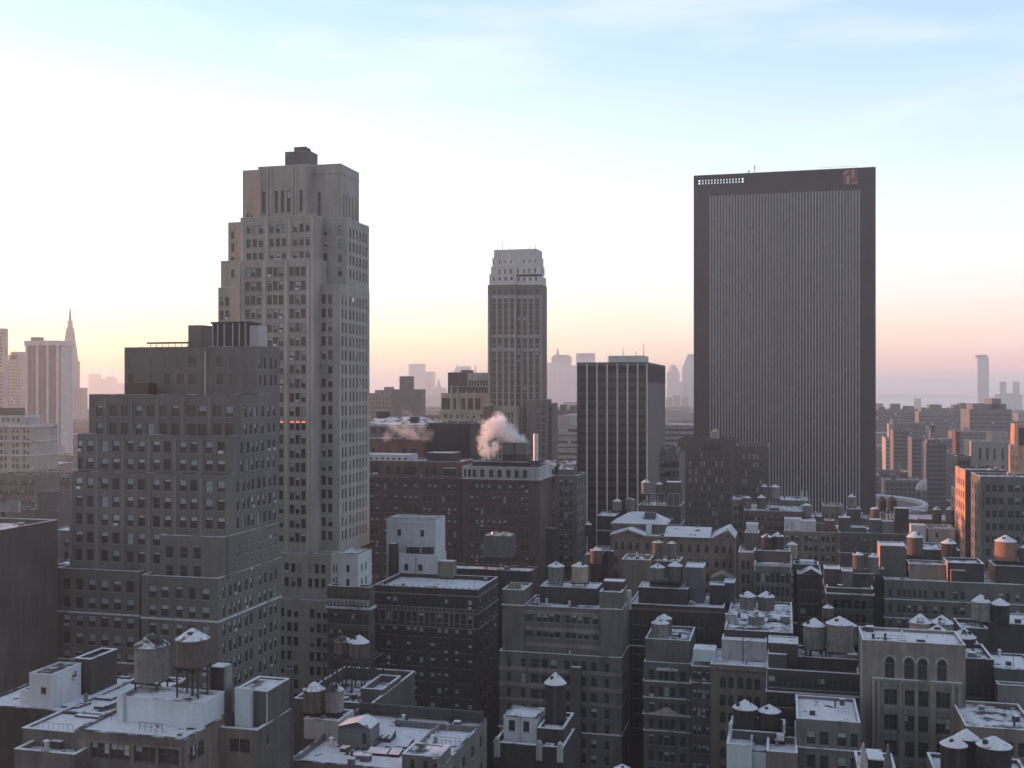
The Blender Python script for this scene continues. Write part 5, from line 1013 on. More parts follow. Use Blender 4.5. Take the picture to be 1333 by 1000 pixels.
# strip of low roofs below the slab
Z1b, z10 = blk('tan_strip_block', 'low tan block with small paired windows at the foot of the brown apartment block', 436, 953, 968, 650.5, depth=15, mat='yellow', roof='snowpatch', par=.4, front=Wn(3.6, 2.3, 2, (2, 1, 1.2, 0, .5, .5), 4, mix=.1))
Z2b, z20 = blk('long_brown_block', 'long low brown block under a thin snow line carrying several small tanks', 425, 968.5, 1045, 665.5, depth=28, mat='brown', roof='snowpatch', par=.4, front=Wn(3.6, 1.6, 2.2, (9, 2, 1.1, .5, .4, .4), 5, mix=.2), clutter=4)
tank('brown water tank, leftmost small one on the long low brown block', 432, 972, 12, 645, 648, 663, zbase=z20['zr'])
tank('brown water tank, low one beneath two higher at the foot of the slab', 434, 991, 11, 644, 648, 661, zbase=z20['zr'])
tank('small brown tank, left of two higher ones at the foot of the slab', 444, 995, 8.6, 629.5, 633.5, 650, zbase=z20['zr'])
tank('rounder brown tank, right of two higher ones at the foot of the slab', 444, 1008.5, 14, 631, 634, 649, zbase=z20['zr'])
boxpart(Z2b, 'bulkhead', 430, 1002, 1014.5, 661, zb=z20['zr'], depth=5, mat='brown', top='snow')
Z3b, z30 = blk('snow_lidded_block', 'low block with turquoise snow line and pale window bay under two white vents', 450, 1016, 1049, 651.5, depth=16, mat='tan', roof='snow', par=.3, front=Wn(3.8, 2.4, 1.6, [(1034, 1036.4), (1038, 1040.4)], 3, mix=.1))
for a in (1044, 1050):
    b = MB(); x = Xp(a, 452); b.lathe(x, 453, [(.01, z30['zr']), (.85, z30['zr']), (.3, z30['zr'] + 1.4), (.22, Zp(a, 639, 452)), (.01, Zp(a, 638, 452))], 10); Z3b.part('cone_vent', b, 'white')
tank('reddish brown tank standing lower at the end of the long brown block', 428, 1050, 12.4, 654.5, 658, 673, ybase=680)
Z4b, z40 = blk('crenellated_block', 'tan block with snowy crenellated top and small arched windows below the slab', 438, 1071.5, 1097, 659.5, depth=14, mat='yellow', roof='snowpatch', par=1.0, cop='coping', front=Wn(3.9, 1.9, 2.6, [(1074.5, 1077), (1082.5, 1085), (1090, 1092.6)], 4, style='arch', mix=0))
for i in range(8): b = MB(); x = z40['x0'] + .4 + (z40['x1'] - z40['x0'] - .8) * i / 7; b.box(x - .3, x + .3, 438, 438.4, z40['z1'] + .102, z40['z1'] + .8); Z4b.part('merlon', b, 'coping')
Z5b, z50 = blk('tank_turret_block', 'small pale turret block carrying a tank at the foot of the slab', 440, 1104, 1120.5, 663, depth=10, mat='stone', roof='snowpatch', par=.3, front=Wn(4, 1.6, 3.2, (1, 1, 1.2, 0, 1, 1), 2, mix=0))
tank('grey water tank with double lid on the small pale turret block', 442, 1109, 10.5, 642, 647, 659.5, zbase=z50['zr'], mat='woodgrey')
Z6b, z60 = blk('long_ledged_block', 'long dark block with a snow ledge and a row of little vents behind lit bulkheads', 400, 1093, 1184, 694.5, depth=22, mat='brown', roof='snowpatch', par=.4, front=Wn(3.5, 1.4, 1.9, [(1098, 1100), (1101.4, 1103.4), (1113, 1115), (1117, 1119), (1121, 1123), (1125, 1127), (1133.6, 1135.6), (1137, 1139), (1141, 1143), (1145, 1147), (1156, 1158), (1160, 1162), (1164, 1166), (1168, 1170)], 5, mix=.5), ledges=[(7.0, .3, .25, 1)])
for (a, w, c, m_) in ((1099.5, 15, 674, 'greydark'), (1118, 19, 687, 'greydark'), (1140, 15, 677, 'purple'), (1156, 16, 679, 'grey'), (1174, 18, 662, 'dark')): boxpart(Z6b, 'bulkhead', 404, a - w / 2, a + w / 2, c, zb=z60['zr'], depth=5, mat=m_, top='snow')
tank('purple grey turret tank with pale lid left of two peaked dark tanks', 410, 1138.6, 11, 659.5, 662.5, 678, zbase=z60['zr'], mat='woodgrey', cap='coping')
tank('dark peaked tank without snow, left of two before the white arena ring', 415, 1148, 10, 645.5, 650, 664, ybase=676, mat='wooddark', cap='wooddark')
tank('dark peaked tank without snow, right of two before the white arena ring', 413, 1161, 12.5, 645.5, 651, 664, ybase=676, mat='wooddark', cap='wooddark')
for lab, a in (('small snow capped brown tank below the arena ring, left of a pair', 1219.5), ('small snow capped brown tank below the arena ring, against the sunlit wall', 1237)):
    tank(lab, 425, a, 11.5, 659, 663.5, 680, ybase=690)
AR, ar0 = blk('rooftop_annex', 'pale annex roofs with a white parapet below the white arena ring', 400, 1208, 1243, 689, depth=14, mat='pale', roof='snowpatch', par=.8, front=Wn(4, 1.8, 1.2, [(1218, 1221)], 1, mix=0), clutter=4)
boxpart(AR, 'bulkhead', 398, 1186, 1205, 684, zb=40, depth=6, mat='bluewhite', top='snow'); boxpart(AR, 'bulkhead', 420, 1197, 1213, 676, zb=45, depth=5, mat='rust', top='snow')
# mid blocks left of centre right
Z7b, z70 = blk('framed_roof_block', 'dim brown block with open steel frames and two tanks beside the striped slab', 388, 831, 886, 658.5, depth=16, mat='brown', roof='snowpatch', par=.4, front=Wn(3.6, 2.0, 4, (4, 2, 1.3, .4, .6, .6), 3, mix=.2), ledges=[(6.5, .3, .2, 1)])
for a, c, t_ in ((831, 865, 643), (869, 884.5, 643)):
    b = MB(); yy = 389
    for px_ in (a, (a + c) / 2, c): x = Xp(px_, yy); b.box(x - .12, x + .12, yy - .12, yy + .12, z70['zr'], Zp(px_, t_, yy))
    zz = Zp((a + c) / 2, t_, yy); b.box(Xp(a, yy) - .12, Xp(c, yy) + .12, yy - .13, yy + .13, zz + .003, zz + .3); Z7b.part('steel_frame', b, 'metal', block=False)
tank('tan brown water tank, left of two on the frame beside the striped slab', 390.5, 840.5, 11.6, 624, 628, 643, zbase=z70['zr'], mat='wood', cap='coping')
tank('brown water tank with a small snowy cone, right of two beside the striped slab', 391, 858.6, 9.6, 627, 630.5, 643, zbase=z70['zr'])
boxpart(Z7b, 'bulkhead', 392, 867, 886, 628, zb=z70['zr'], depth=6, mat='brown', top='coping')
Z8b, z80 = blk('slate_roof_block', 'dark block with a snowy lean to roof below the striped slab', 352, 777, 800, 672, depth=12, mat='dark', roof='snow', par=.2, ledges=[(4.6, .3, .2, 1)])
tank('grey brown tank, left of two at the foot of the striped slab', 362, 803.5, 12.6, 648.5, 652.5, 664, ybase=672)
tank('plain tan grey tank without snow, right of two at the foot of the striped slab', 362, 820.5, 13, 647.5, 650.5, 664, ybase=672, mat='woodgrey', cap='copingdark')
tank('low dark tank with pale cone standing left of the snowy hipped roof', 330, 766, 9.6, 679, 683, 696, ybase=712, mat='wooddark')
Z9b, z90 = blk('low_dark_block', 'low dark block with a tank trestle between brown corner block and gabled front', 318, 764, 795, 722, depth=18, mat='dark', roof='snowpatch', par=.3, clutter=3)
tank('grey water tank with white cone, left of two on a dark trestle in mid city', 309, 776.5, 16.5, 711.5, 716, 733, ybase=757)
tank('darker water tank, right of two on a dark trestle in mid city', 310, 792.5, 14, 712.5, 717, 733, ybase=757, mat='wooddark', cap='snowthin')
b = MB(); b.box(Xp(761, 311), Xp(768.5, 311), 311, 313, 36, Zp(765, 722, 311), 0, 1); Z9b.part('white_hood', b, ['grey', 'snow'])
# gabled small block etc
E1, e10 = blk('small_gabled_block', 'small dark block with a shallow gable and snow topped box behind', 300, 1038, 1069.5, 748, depth=16, mat='dark', roof='snowpatch', par=.2, front=Wn(3.6, 2.2, 2, (3, 1, 1.4, 0, .6, .6), 6, mix=.05))
b = MB(); x0, x1 = e10['x0'] - .1, e10['x1'] + .1; z0 = e10['z1'] + .11; xm = (x0 + x1) / 2; b.face([(x0 + 1, 299.7, z0), (x1 - .4, 299.7, z0), (xm + .5, 299.7, z0 + 1.4)], 1); b.face([(x0 + 1, 299.6, z0 + .05), (xm + .5, 299.6, z0 + 1.45), (xm + .5, 306, z0 + 1.45), (x0 + 1, 306, z0 + .05)]); b.face([(xm + .5, 299.6, z0 + 1.45), (x1 - .4, 299.6, z0 + .05), (x1 - .4, 306, z0 + .05), (xm + .5, 306, z0 + 1.45)]); E1.part('gable_roof', b, ['coping', 'greydark'])
mass(E1, 307, 1033, 1066, 735, depth=6, zb=20, mat='greydark', roof='tarroof', par=.2, part='bulkhead', foot=False); boxpart(E1, 'bulkhead', 307.5, 1041, 1060, 730.5, zb=e10['z1'], depth=3, mat='white', top='snow')
E2, e20 = blk('wide_dark_block', 'wide dark brown block with a pale ledge and snowy roof boxes', 278, 1076, 1137, 766, depth=20, mat='dark', roof='snowpatch', par=.5, front=Wn(3.5, 2.0, 3, (6, 2, 1.2, .3, .6, .6), 9, mix=.1), ledges=[(1.2, .35, .25, 1)])
mass(E2, 282, 1073, 1094, 741, depth=6, zb=e20, mat='dark', roof='snow', par=.15, part='bulkhead', foot=False); mass(E2, 281, 1096, 1110, 744, depth=6, zb=e20, mat='purple', roof='snow', par=.15, part='bulkhead', foot=False); mass(E2, 283, 1106, 1137, 747, depth=8, zb=e20, mat='dark', roof='tarroof', par=.2, part='bulkhead', foot=False)
tank('purple grey water tank, left of two short ones above the wide dark block', 284, 1117, 14, 718, 722, 747, zbase=Zp(1120, 747, 284), mat='woodgrey')
tank('darker grey water tank, right of two short ones beside the sunlit wall edge', 284, 1137, 13.5, 720, 725, 747, ybase=755, mat='woodgrey')
tank('lone small tank with snowy cone low before the wide dark block', 250, 1078, 13.5, 785.5, 791, 803, ybase=815, mat='wood')
E3, e30 = blk('sunlit_stair_block', 'dark block whose tall stair bulkhead has one edge glowing in the sun', 290, 1138.5, 1151, 741, depth=22, mat='brown', roof='tarroof', par=.3)
mass(E3, 293, 1145.5, 1179, 711, depth=8, zb=e30['zr'] - 4, mat='brown', sunlitmat='salmonlit', roof='snow', par=.15, part='stair_bulkhead', cop='coping', foot=False)  # left wall coloured brighter than the front to paint in the sun
# wide right block with ledges
WR = build('wide_ledged_building', 'wide dark building with three pale ledges and rows of windows below sunlit bulkheads', at(286, 1150, 1333))
wr0 = mass(WR, 286, 1151.5, 1352, 758.5, depth=17, mat='stone', roof='snowpatch', par=.4, cop='coping', front=Wn(3.9, 2.0, 2.3, [(1157, 1161), (1168, 1172.5), (1175, 1179.5), (1182, 1186), (1189, 1193), (1195.5, 1200), (1202.5, 1207), (1215, 1221), (1224, 1230), (1241, 1247), (1250, 1256), (1300, 1306), (1309, 1315), (1322, 1328)], 8, mix=.3), ledges=[(4.7, .25, .2, 1), (9.4, .25, .2, 1)], clutter=8)
mass(WR, 291, 1183.5, 1232.5, 735, depth=7, zb=wr0, mat='tan', roof='snowpatch', par=.4, part='bulkhead', foot=False); mass(WR, 289, 1233.5, 1281, 733.5, depth=9, zb=wr0, mat='dark', sunlitmat='salmonlit', roof='snowpatch', par=.5, part='bulkhead', foot=False)  # sunlight painted into the left wall of the dark bulkhead
mass(WR, 288, 1238, 1257, 743, depth=.9, zb=wr0, mat='dark', sunlitmat='salmonlit', roof='snow', par=.1, part='bulkhead', foot=False)  # left edge painted sun-bright
mass(WR, 290, 1295, 1352, 737.5, depth=9, zb=wr0, mat='dark', sunlitmat='salmonlit', roof='tarroof', par=.3, part='bulkhead', foot=False)  # left wall again in the painted sunlit tone
WT, wt0 = blk('brown_stair_block', 'brown stair block glimpsed between two tanks below the sunlit tall wall', 312, 1180, 1250, 716, depth=14, mat='brown', roof='snowpatch', par=.3, clutter=4)
tank('broad brown water tank on the stair block, wide snowy cone, left of the sunlit wall', 306, 1191, 20, 691.5, 699, 722, ybase=738, mat='wood', cap='snow')
tank('dark water tank directly beneath the sunlit wall with a broad snow lid', 303, 1235, 19, 701, 707, 726, ybase=738, mat='wooddark', cap='snow')
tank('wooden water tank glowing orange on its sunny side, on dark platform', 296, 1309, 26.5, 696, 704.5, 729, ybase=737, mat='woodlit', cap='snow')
tank('water tank cut by the right edge of the view beside the orange sunlit one', 296, 1340, 22, 707, 713, 731, ybase=738, mat='wood', cap='snow')
TB, tb0 = blk('tank_ledge_block', 'dark block with a snow strip carrying two dark tanks before the ledged building', 258, 1284, 1352, 812.5, depth=12, mat='dark', roof='snow', par=.2, clutter=0)
mass(TB, 254, 1250, 1286, 818, depth=10, zb=0, mat='dark', roof='snowpatch', par=.8, cop='coping')
tank('dark grey water tank, left of two before the wide ledged building', 257, 1277, 22.5, 774, 783, 807, zbase=tb0['zr'], mat='woodgrey', cap='snow')
tank('darker water tank, right of two before the wide ledged building', 257, 1301.6, 23, 777.5, 786.5, 810, zbase=tb0['zr'], mat='wooddark', cap='snow')
# tall sunlit buildings at the right edge
RB = build('grid_fronted_building', 'grey brown office block with grid front and sunlit orange edge at the right', at(362, 1276, 1333))
rc = [(1283, 1289), (1291.4, 1298), (1300, 1306.6), (1312, 1319), (1321.4, 1328), (1331, 1338)]
rb0 = mass(RB, 362, 1276, 1352, 621, farl=1264, mat='hazestone', roof='snow', par=.8, cop='coping', front=Wn(4.0, 2.3, 2.5, rc, 12, mix=.25), left=Wn(4.0, 2.3, 2.5, (3, 1, 1.8, 0, 1, 1), 12, mix=.1), ledges=[(8.6, .3, .15, 0, 'grey'), (16.6, .3, .15), (24.6, .3, .15)]) 
for a in (1276.7, 1281, 1290.3, 1299, 1310, 1320.4, 1329.8): b = MB(); x = Xp(a, 361.7); b.box(x - .16, x + .16, 361.6, 361.84, 10, rb0['z1'] - .3); RB.part('pier', b, 'grey')
RC = build('sunlit_brick_building', 'red brick building with a blazing orange side wall lit by the low sun', at(388, 1257, 1300))
rc0 = mass(RC, 388, 1256.5, 1310, 612.5, farl=1243.5, mat='red', sunlitmat='salmonlit', roof='snowpatch', par=.8, cop='copingdark', left=Wn(4.0, 2.2, 3.6, (4, 1, 2.0, 0, 1.5, 1.5), 9, mix=.1))  # front red, left wall in a sunlit copy of the brick colour
mass(RC, 412, 1249, 1290, 640, farl=1238, mat='red', sunlitmat='salmonlit', roof='snowpatch', par=.5, left=Wn(4.0, 2.2, 3.6, (4, 1, 2.0, 0, 1.5, 1.5), 7, mix=.1))  # same painted sunlit tone on the left of the rear part
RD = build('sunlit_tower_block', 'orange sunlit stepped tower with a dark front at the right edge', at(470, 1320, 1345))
rd0 = mass(RD, 470, 1326, 1362, 582, farl=1313, mat='salmonlit', roof='tarroof', par=.6, left=Wn(4, 1.8, 4, (3, 1, 1.6, 0, 2, 2), 4, mix=.1))
rd1 = mass(RD, 480, 1325, 1362, 553, farl=1315.5, zb=rd0, mat='salmonlit', roof='snowpatch', par=.6)
b = MB(); b.box(Xp(1326.5, 479.9), Xp(1362, 479.9), 479.75, 479.997, rd0['z1'], rd1['z1'] - 1.4); RD.part('dark_panel', b, 'greydark')
RE = build('grey_stepped_tower', 'grey stone tower with dark paired windows behind the sunlit brick building', at(520, 1268, 1315))
re0 = mass(RE, 520, 1264, 1316, 575, depth=20, mat='lime', roof='snowpatch', par=.5, front=Wn(7.5, 5.2, 3.0, [(1274.5, 1277.4), (1284, 1286.6), (1293.6, 1296), (1304, 1306.6)], 2, mix=0))
mass(RE, 524, 1290, 1313, 563, depth=12, zb=re0, mat='lime', roof='snowpatch', par=.5, front=Wn(9, 2.6, 2.0, [(1294, 1296.4), (1304, 1306.4)], 1, mix=0)); mass(RE, 516, 1246, 1264, 594, depth=20, mat='grey', roof='tarroof', par=.4, front=Wn(4, 2.2, 2, (3, 1, 1.5, 0, .5, .5), 3, mix=.1))
# round arena
AN = build('round_arena', 'round arena with a broad white roof rim behind the black slab', (Xp(1087, 745), 745, 0))
xc, yc, za = Xp(1087, 745), 745, 24.5; Ra = (Xp(1207.5, 745) - xc)
FOOT.append((xc - Ra, xc + Ra, yc - Ra, yc + Ra, za))
b = MB(); b.lathe(xc, yc, [(Ra - 2.6, 0), (Ra - 2.6, za - 3)], 72); AN.part('drum_wall', b, 'tan')
b = MB(); b.lathe(xc, yc, [(Ra - 2.6, za - 3), (Ra, za - 2.4), (Ra, za), (Ra - 1.2, za + .8), (Ra - 3.2, za), (Ra - 3.4, za - 2)], 72); AN.part('rim', b, 'white')
b = MB(); b.lathe(xc, yc, [(Ra - 3.4, za - 2), (Ra * .4, za - 5.5), (.01, za - 6)], 72); AN.part('roof', b, 'stone')
b = MB(); b.lathe(xc + 24, yc - 16, [(16, za - 4.9), (3, za - 1.5), (.01, za - 1.2)], 24); AN.part('snow_patch', b, 'snow')
DS = build('white_dish', 'white rounded dish like shell standing beyond the arena rim', (Xp(1202, 800), 800, 0), cat='dish')
b = MB(); x = Xp(1206, 800); z0 = Zp(1200, 638, 800); n = 10
for i in range(n):
    for j in range(5):
        f = lambda i_, j_: (x - 7.2 * math.cos(math.pi / 2 * i_ / n) * math.cos(math.pi / 2 * j_ / 5) , 800 - 4 * math.sin(math.pi / 2 * j_ / 5) * math.cos(math.pi / 2 * i_ / n), z0 + 7.8 * math.sin(math.pi / 2 * i_ / n))
        b.face([f(i, j), f(i + 1, j), f(i + 1, j + 1), f(i, j + 1)])
DS.part('shell', b, 'white')
b = MB(); b.box(x - 3, x - .5, 798, 804, 0, z0); DS.part('support', b, 'grey')
# ------------------------------------------------------------------ hazy mid and far buildings
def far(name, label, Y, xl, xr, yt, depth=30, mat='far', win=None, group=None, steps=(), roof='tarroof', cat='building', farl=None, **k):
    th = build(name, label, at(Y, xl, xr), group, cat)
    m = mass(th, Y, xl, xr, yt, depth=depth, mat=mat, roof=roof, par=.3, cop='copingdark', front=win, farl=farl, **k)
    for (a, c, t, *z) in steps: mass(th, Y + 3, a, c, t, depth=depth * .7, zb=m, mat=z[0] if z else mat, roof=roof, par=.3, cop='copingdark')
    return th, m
# left
ST = build('striped_tower', 'pale hazy office tower with broad white piers and a white top band at left', at(900, 35, 75))
s0_ = mass(ST, 900, 33.5, 75, 444, far=95, mat='hazestone', roof='tarroof', par=.5, cop='limelight')
for a in (35, 49, 62.5, 75): b = MB(); x = Xp(a, 899.5); b.box(x - 1.1, x + 1.1, 898.6, 899.98, 0, s0_['z1'] - 4.5); ST.part('pier', b, 'white')
for a in (42, 56, 69): b = MB(); x = Xp(a, 899.5); b.box(x - .3, x + .3, 899.3, 899.98, 0, s0_['z1'] - 18); ST.part('pier', b, 'lime')
for i in range(6): b = MB(); y = Yp(79.5 + i * 2.7, s0_['x1']); b.box(s0_['x1'] + .01, s0_['x1'] + .9, y - 1.2, y + 1.2, 0, s0_['z1'] - 5); ST.part('pier', b, 'white')
b = MB(); b.box(s0_['x0'] - .6, s0_['x1'] + .9, 898.4, s0_['y1'], s0_['z1'] - 4.4, s0_['z1'] + .3); ST.part('top_band', b, 'white')
boxpart(ST, 'roof_unit', 905, 40, 50, 439, zb=s0_['z1'] + .3, depth=8, mat='grey')
CK = build('clock_tower', 'slim stone clock tower with steep pyramid roof and gilded lantern far left', at(1650, 80, 104))
c0 = mass(CK, 1650, 78.5, 92, 470, far=104, mat='lime', roof='tarroof', par=.5, cop='limelight', front=Wn(4.6, 2.4, 8, (4, 1, 1.8, 0, 2, 2), 30, mix=.2), right=Wn(4.6, 2.4, 8, (4, 1, 2.2, 0, 2, 2), 30, mix=.1), ledges=[(14, 1.2, .8)])
xm = (c0['x0'] + c0['x1']) / 2; ym = (c0['y0'] + c0['y1']) / 2; hw = (c0['x1'] - c0['x0']) / 2; YC = ym
def pyr(th, name, xc, yc, h0, h1, z0, z1, mat):
    b = MB(); A = [(xc - h0, yc - h0), (xc + h0, yc - h0), (xc + h0, yc + h0), (xc - h0, yc + h0)]; C = [(xc - h1, yc - h1), (xc + h1, yc - h1), (xc + h1, yc + h1), (xc - h1, yc + h1)]
    for i in range(4): j = (i + 1) % 4; b.face([(*A[i], z0), (*A[j], z0), (*C[j], z1), (*C[i], z1)])
    b.face([(*c, z1) for c in C]); b.face([(*a, z0) for a in reversed(A)]); return th.part(name, b, mat)
zc0 = c0['z1'] + .11; zl = lambda py: Zp(90, py, YC)
pyr(CK, 'pyramid_roof', xm, ym, hw * .93, hw * .42, zc0, zl(427), 'lime'); pyr(CK, 'belfry', xm, ym, hw * .30, hw * .28, zl(427) + .01, zl(419.5), 'pale'); pyr(CK, 'lantern_ledge', xm, ym, hw * .40, hw * .36, zl(419.5) + .01, zl(418.5), 'pale')
pyr(CK, 'lantern', xm, ym, hw * .17, hw * .12, zl(418.5) + .01, zl(410), 'pale'); pyr(CK, 'spire', xm, ym, hw * .13, .25, zl(410) + .01, zl(400), 'cream')
far('tower_base_block', 'pale low block at the foot of the slim clock tower', 1500, 92, 107, 505, 20, 'lime', Wn(4.2, 2.2, 3, (4, 1, 2, 0, 1, 1), 20, mix=.2), far=114)
far('edge_tower', 'plain pale tower cut by the left edge with a pinkish sunlit rim', 950, -30, 4, 428, 40, 'pale', Wn(3.8, 1.6, 4, (8, 1, 2.4, 0, .5, .5), 30, mix=.2), far=10.5)
far('gabled_far_block', 'pale block with a low domed roof between the edge tower and the striped tower', 1150, 6, 27, 468, 40, 'lime', Wn(4, 2, 4, (6, 1, 2, 0, 1, 1), 25, mix=.3), steps=[(11, 26, 462), (14, 22, 458)], far=36)
BX = build('mansarded_hotel', 'ornate pale building with snowy stepped mansard roofs at the left edge', at(520, 0, 40))
bx0 = mass(BX, 520, -14, 42, 553, depth=22, mat='lime', roof='snow', par=.5, cop='coping', front=Wn(4, 2.3, 2.2, [(-8, -4), (0, 3.4), (6, 8.6), (16, 19), (21, 24), (30, 33), (35, 38)], 8, mix=.25), ledges=[(.4, .9, 1.0, 1), (9, .5, .6, 1), (17, .5, .6, 1)])
mass(BX, 523, -14, 29, 541, depth=15, zb=bx0, mat='pale', roof='snow', par=.3, front=Wn(9, 2, 1.6, (6, 1, 1.5, 0, 1, 1), 1, mix=.2), ledges=[(.3, .5, .5, 1)]); mass(BX, 526, -14, 17, 531, depth=10, zb=bx0, mat='greydark', roof='snow', par=.3)
for a, t in ((29, 541), (33, 543), (37, 544)): b = MB(); x = Xp(a, 521); b.box(x - .5, x + .5, 521, 522, bx0['zr'], Zp(a, t, 521)); BX.part('finial_post', b, 'pale')
far('red_white_block', 'low block with white bands over red brick beside the broad setback block', 430, 38, 92, 614, 16, 'pale', Wn(3.8, 2.0, 2.4, (5, 2, 1.6, .4, .6, .6), 8, mix=.3), ledges=[(4.4, 2.2, .05, 0, 'rust'), (.4, .4, .4)])
far('shaded_left_block', 'dim brown block with tall windows under the mansarded roofs', 400, -12, 47, 618, 16, 'loam', Wn(4.2, 2.4, 2.5, (6, 2, 1.1, .4, .6, .6), 9, mix=.2))
far('stepped_dark_block', 'dark block stepping down beside the blank windowless building', 330, 18, 75, 664, 20, 'loam', Wn(3.8, 1.6, 3, (4, 1, 1.4, 0, .8, .8), 5, mix=.1), steps=[(50, 74, 640)])
far('narrow_gap_block', 'narrow pale block glimpsed between the blank wall and the setback block', 250, 60, 97, 691, 12, 'hazestone', Wn(3.6, 2.2, 2, (2, 1, 1.4, 0, .6, .6), 5, mix=.2), roof='snow', steps=[])
far('low_gap_block', 'low snowy roofed block in the gap beside the setback block', 222, 64, 100, 735, 12, 'stone', None, roof='snow')
BBd = build('sunlit_billboard', 'sunlit pale billboard shape on the dark roof at the left edge', at(300, 0, 25), cat='billboard')
b = MB(); b.prism([(Xp(-6, 300), 300), (Xp(24, 300), 300), (Xp(24, 300), 301), (Xp(-6, 300), 301)], Zp(10, 667, 300), Zp(10, 652, 300)); BBd.part('board', b, 'pale'); b = MB(); b.box(Xp(2, 300.3), Xp(5, 300.3), 300.3, 300.8, 20, Zp(10, 667, 300) - .003); BBd.part('post', b, 'steel')
b = MB(); b.tube((Xp(9, 301), 300.5, Zp(9, 652, 300)), (Xp(9, 301), 300.5, Zp(9, 640, 300)), 1.6, .2, 4); BBd.part('crest', b, 'rust')
# between the setback tower and the slender tower
far('dark_gabled_block', 'dark hazy block with one tall lift tower in the middle distance', 860, 509, 547, 507, 14, 'greyblock', None, steps=[(520, 534, 490)])
far('pale_roofed_block', 'pale hazy block with chimneys beside the tall tower edge', 900, 478, 510, 512, 14, 'hazestone', Wn(4, 2, 4, (7, 1, 2, 0, 1, 1), 9, mix=.3), steps=[(488, 500, 508), (500, 508, 504)])
far('grey_slope_block', 'long grey block of small windows left of the ornate stepped building', 700, 540, 574, 541, 14, 'hazestone', Wn(4, 2, 3, (9, 1, 1.6, 0, 1, 1), 6, mix=.3), roof='snowpatch')
far('hazy_terrace_block', 'pale terraced apartment block seen between slender tower and striped slab', 720, 722, 752, 553, 120, 'lime', Wn(4, 1.8, 3, (7, 1, 2.4, 0, .6, .6), 14, mix=.3), roof='snow', ledges=[(8, .4, .6, 1), (16, .4, .6, 1)], steps=[(726, 742, 541)])
far('hazy_tree_roof_block', 'dim block topped by dark roof sheds between slender tower and striped slab', 900, 720, 747, 534, 14, 'greydark', None, steps=[(729, 735, 527), (742, 748, 528)])
far('white_banded_block', 'pale banded block with rows of windows left of the black slab', 800, 862, 908, 553, 40, 'pale', Wn(4, 1.7, 3, (12, 1, 1.8, 0, .6, .6), 10, mix=.1), roof='snowpatch', ledges=[(.3, .5, .5, 1)])
far('dim_banded_block', 'dim low block with bluish windows left of the brown apartment block', 470, 858, 884, 592, 30, 'hazestone', Wn(4.2, 2.4, 3, (3, 3, 1.3, .3, .6, .6), 8, mix=.6), steps=[(868, 880, 585)])
# right beyond the slab
far('broad_slab_block', 'massive long dim building stretching across the view beyond the arena', 1500, 1139, 1196, 533, 40, 'greypurple', Wn(5, 2.4, 5, (16, 1, 2.2, 0, 1, 1), 9, mix=.2), steps=[(1143, 1152, 530), (1160, 1172, 526), (1178, 1190, 529)], roof='snowpatch')
far('uneven_slab_block', 'long dim building with uneven rooftop sheds in the hazy row beyond the arena', 1420, 1196, 1240, 536, 40, 'hazestone', Wn(4.6, 2.2, 5, (14, 1, 2, 0, 1, 1), 9, mix=.3), steps=[(1199, 1206, 531), (1210, 1226, 527), (1230, 1237, 532)], roof='snowpatch')
far('stepped_shed_block', 'dim hazy block with two lift sheds at the right of the hazy row', 1560, 1238, 1264, 531, 40, 'greypurple', Wn(5, 2.2, 5, (8, 1, 2, 0, 1, 1), 9, mix=.2), steps=[(1241, 1246, 527), (1250, 1259, 525)], roof='snowpatch')
far('far_stepped_block', 'broad dim stepped building at the right under the far river', 1250, 1262, 1317, 533, 60, 'greypurple', Wn(4.4, 2.2, 5, (17, 1, 2, 0, 1, 1), 12, mix=.2), steps=[(1266, 1310, 526), (1291, 1303, 519)])
far('grey_slab_tower', 'grey lilac apartment slab with fine window rows beyond the arena', 1000, 1163, 1188, 560, 30, 'hazestone', Wn(3.4, 1.5, 2, (9, 1, 1.3, 0, .5, .5), 24, mix=.3), steps=[])
far('purple_slab_tower', 'darker purple apartment slab behind the white dish', 930, 1187, 1206, 570, 30, 'greypurple', Wn(3.4, 1.7, 2, (7, 1, 1.2, 0, .5, .5), 22, mix=.1))
far('balcony_tower', 'purple grey apartment tower with pale balcony columns left of the sunlit wall', 830, 1206, 1232, 577, 30, 'greypurple', Wn(3.4, 1.8, 2, (8, 1, 1.3, 0, .5, .5), 22, mix=.2), steps=[(1207, 1214, 573), (1217, 1224, 572)])
far('red_dim_tower', 'narrow dark reddish tower directly left of the sunlit brick wall', 760, 1244, 1249.5, 562, 14, 'redhaze', None)
th, m_ = far('sunlit_pinnacle_tower', 'narrow tower with a pink sunlit stepped side and thin pinnacle beyond the arena', 1080, 1153, 1162, 570, 24, 'lime', Wn(4, 1.8, 3, (2, 1, 1.8, 0, .6, .6), 10, mix=.1), farl=1148)
mass(th, 1083, 1157, 1163, 552, depth=16, zb=m_, mat='lime', roof='tarroof', par=.2); b = MB(); x = Xp(1161, 1086); b.tube((x, 1090, Zp(1161, 552, 1086)), (x, 1090, Zp(1161, 543, 1086)), 1.6, .2, 6); th.part('pinnacle', b, 'lime')
tank('dark hazy tank tower on the roofline beyond the grey lilac slab', 940, 1214, 5.4, 550, 553, 562, ybase=600, mat='wooddark', cap='copingdark', name='water_tank')
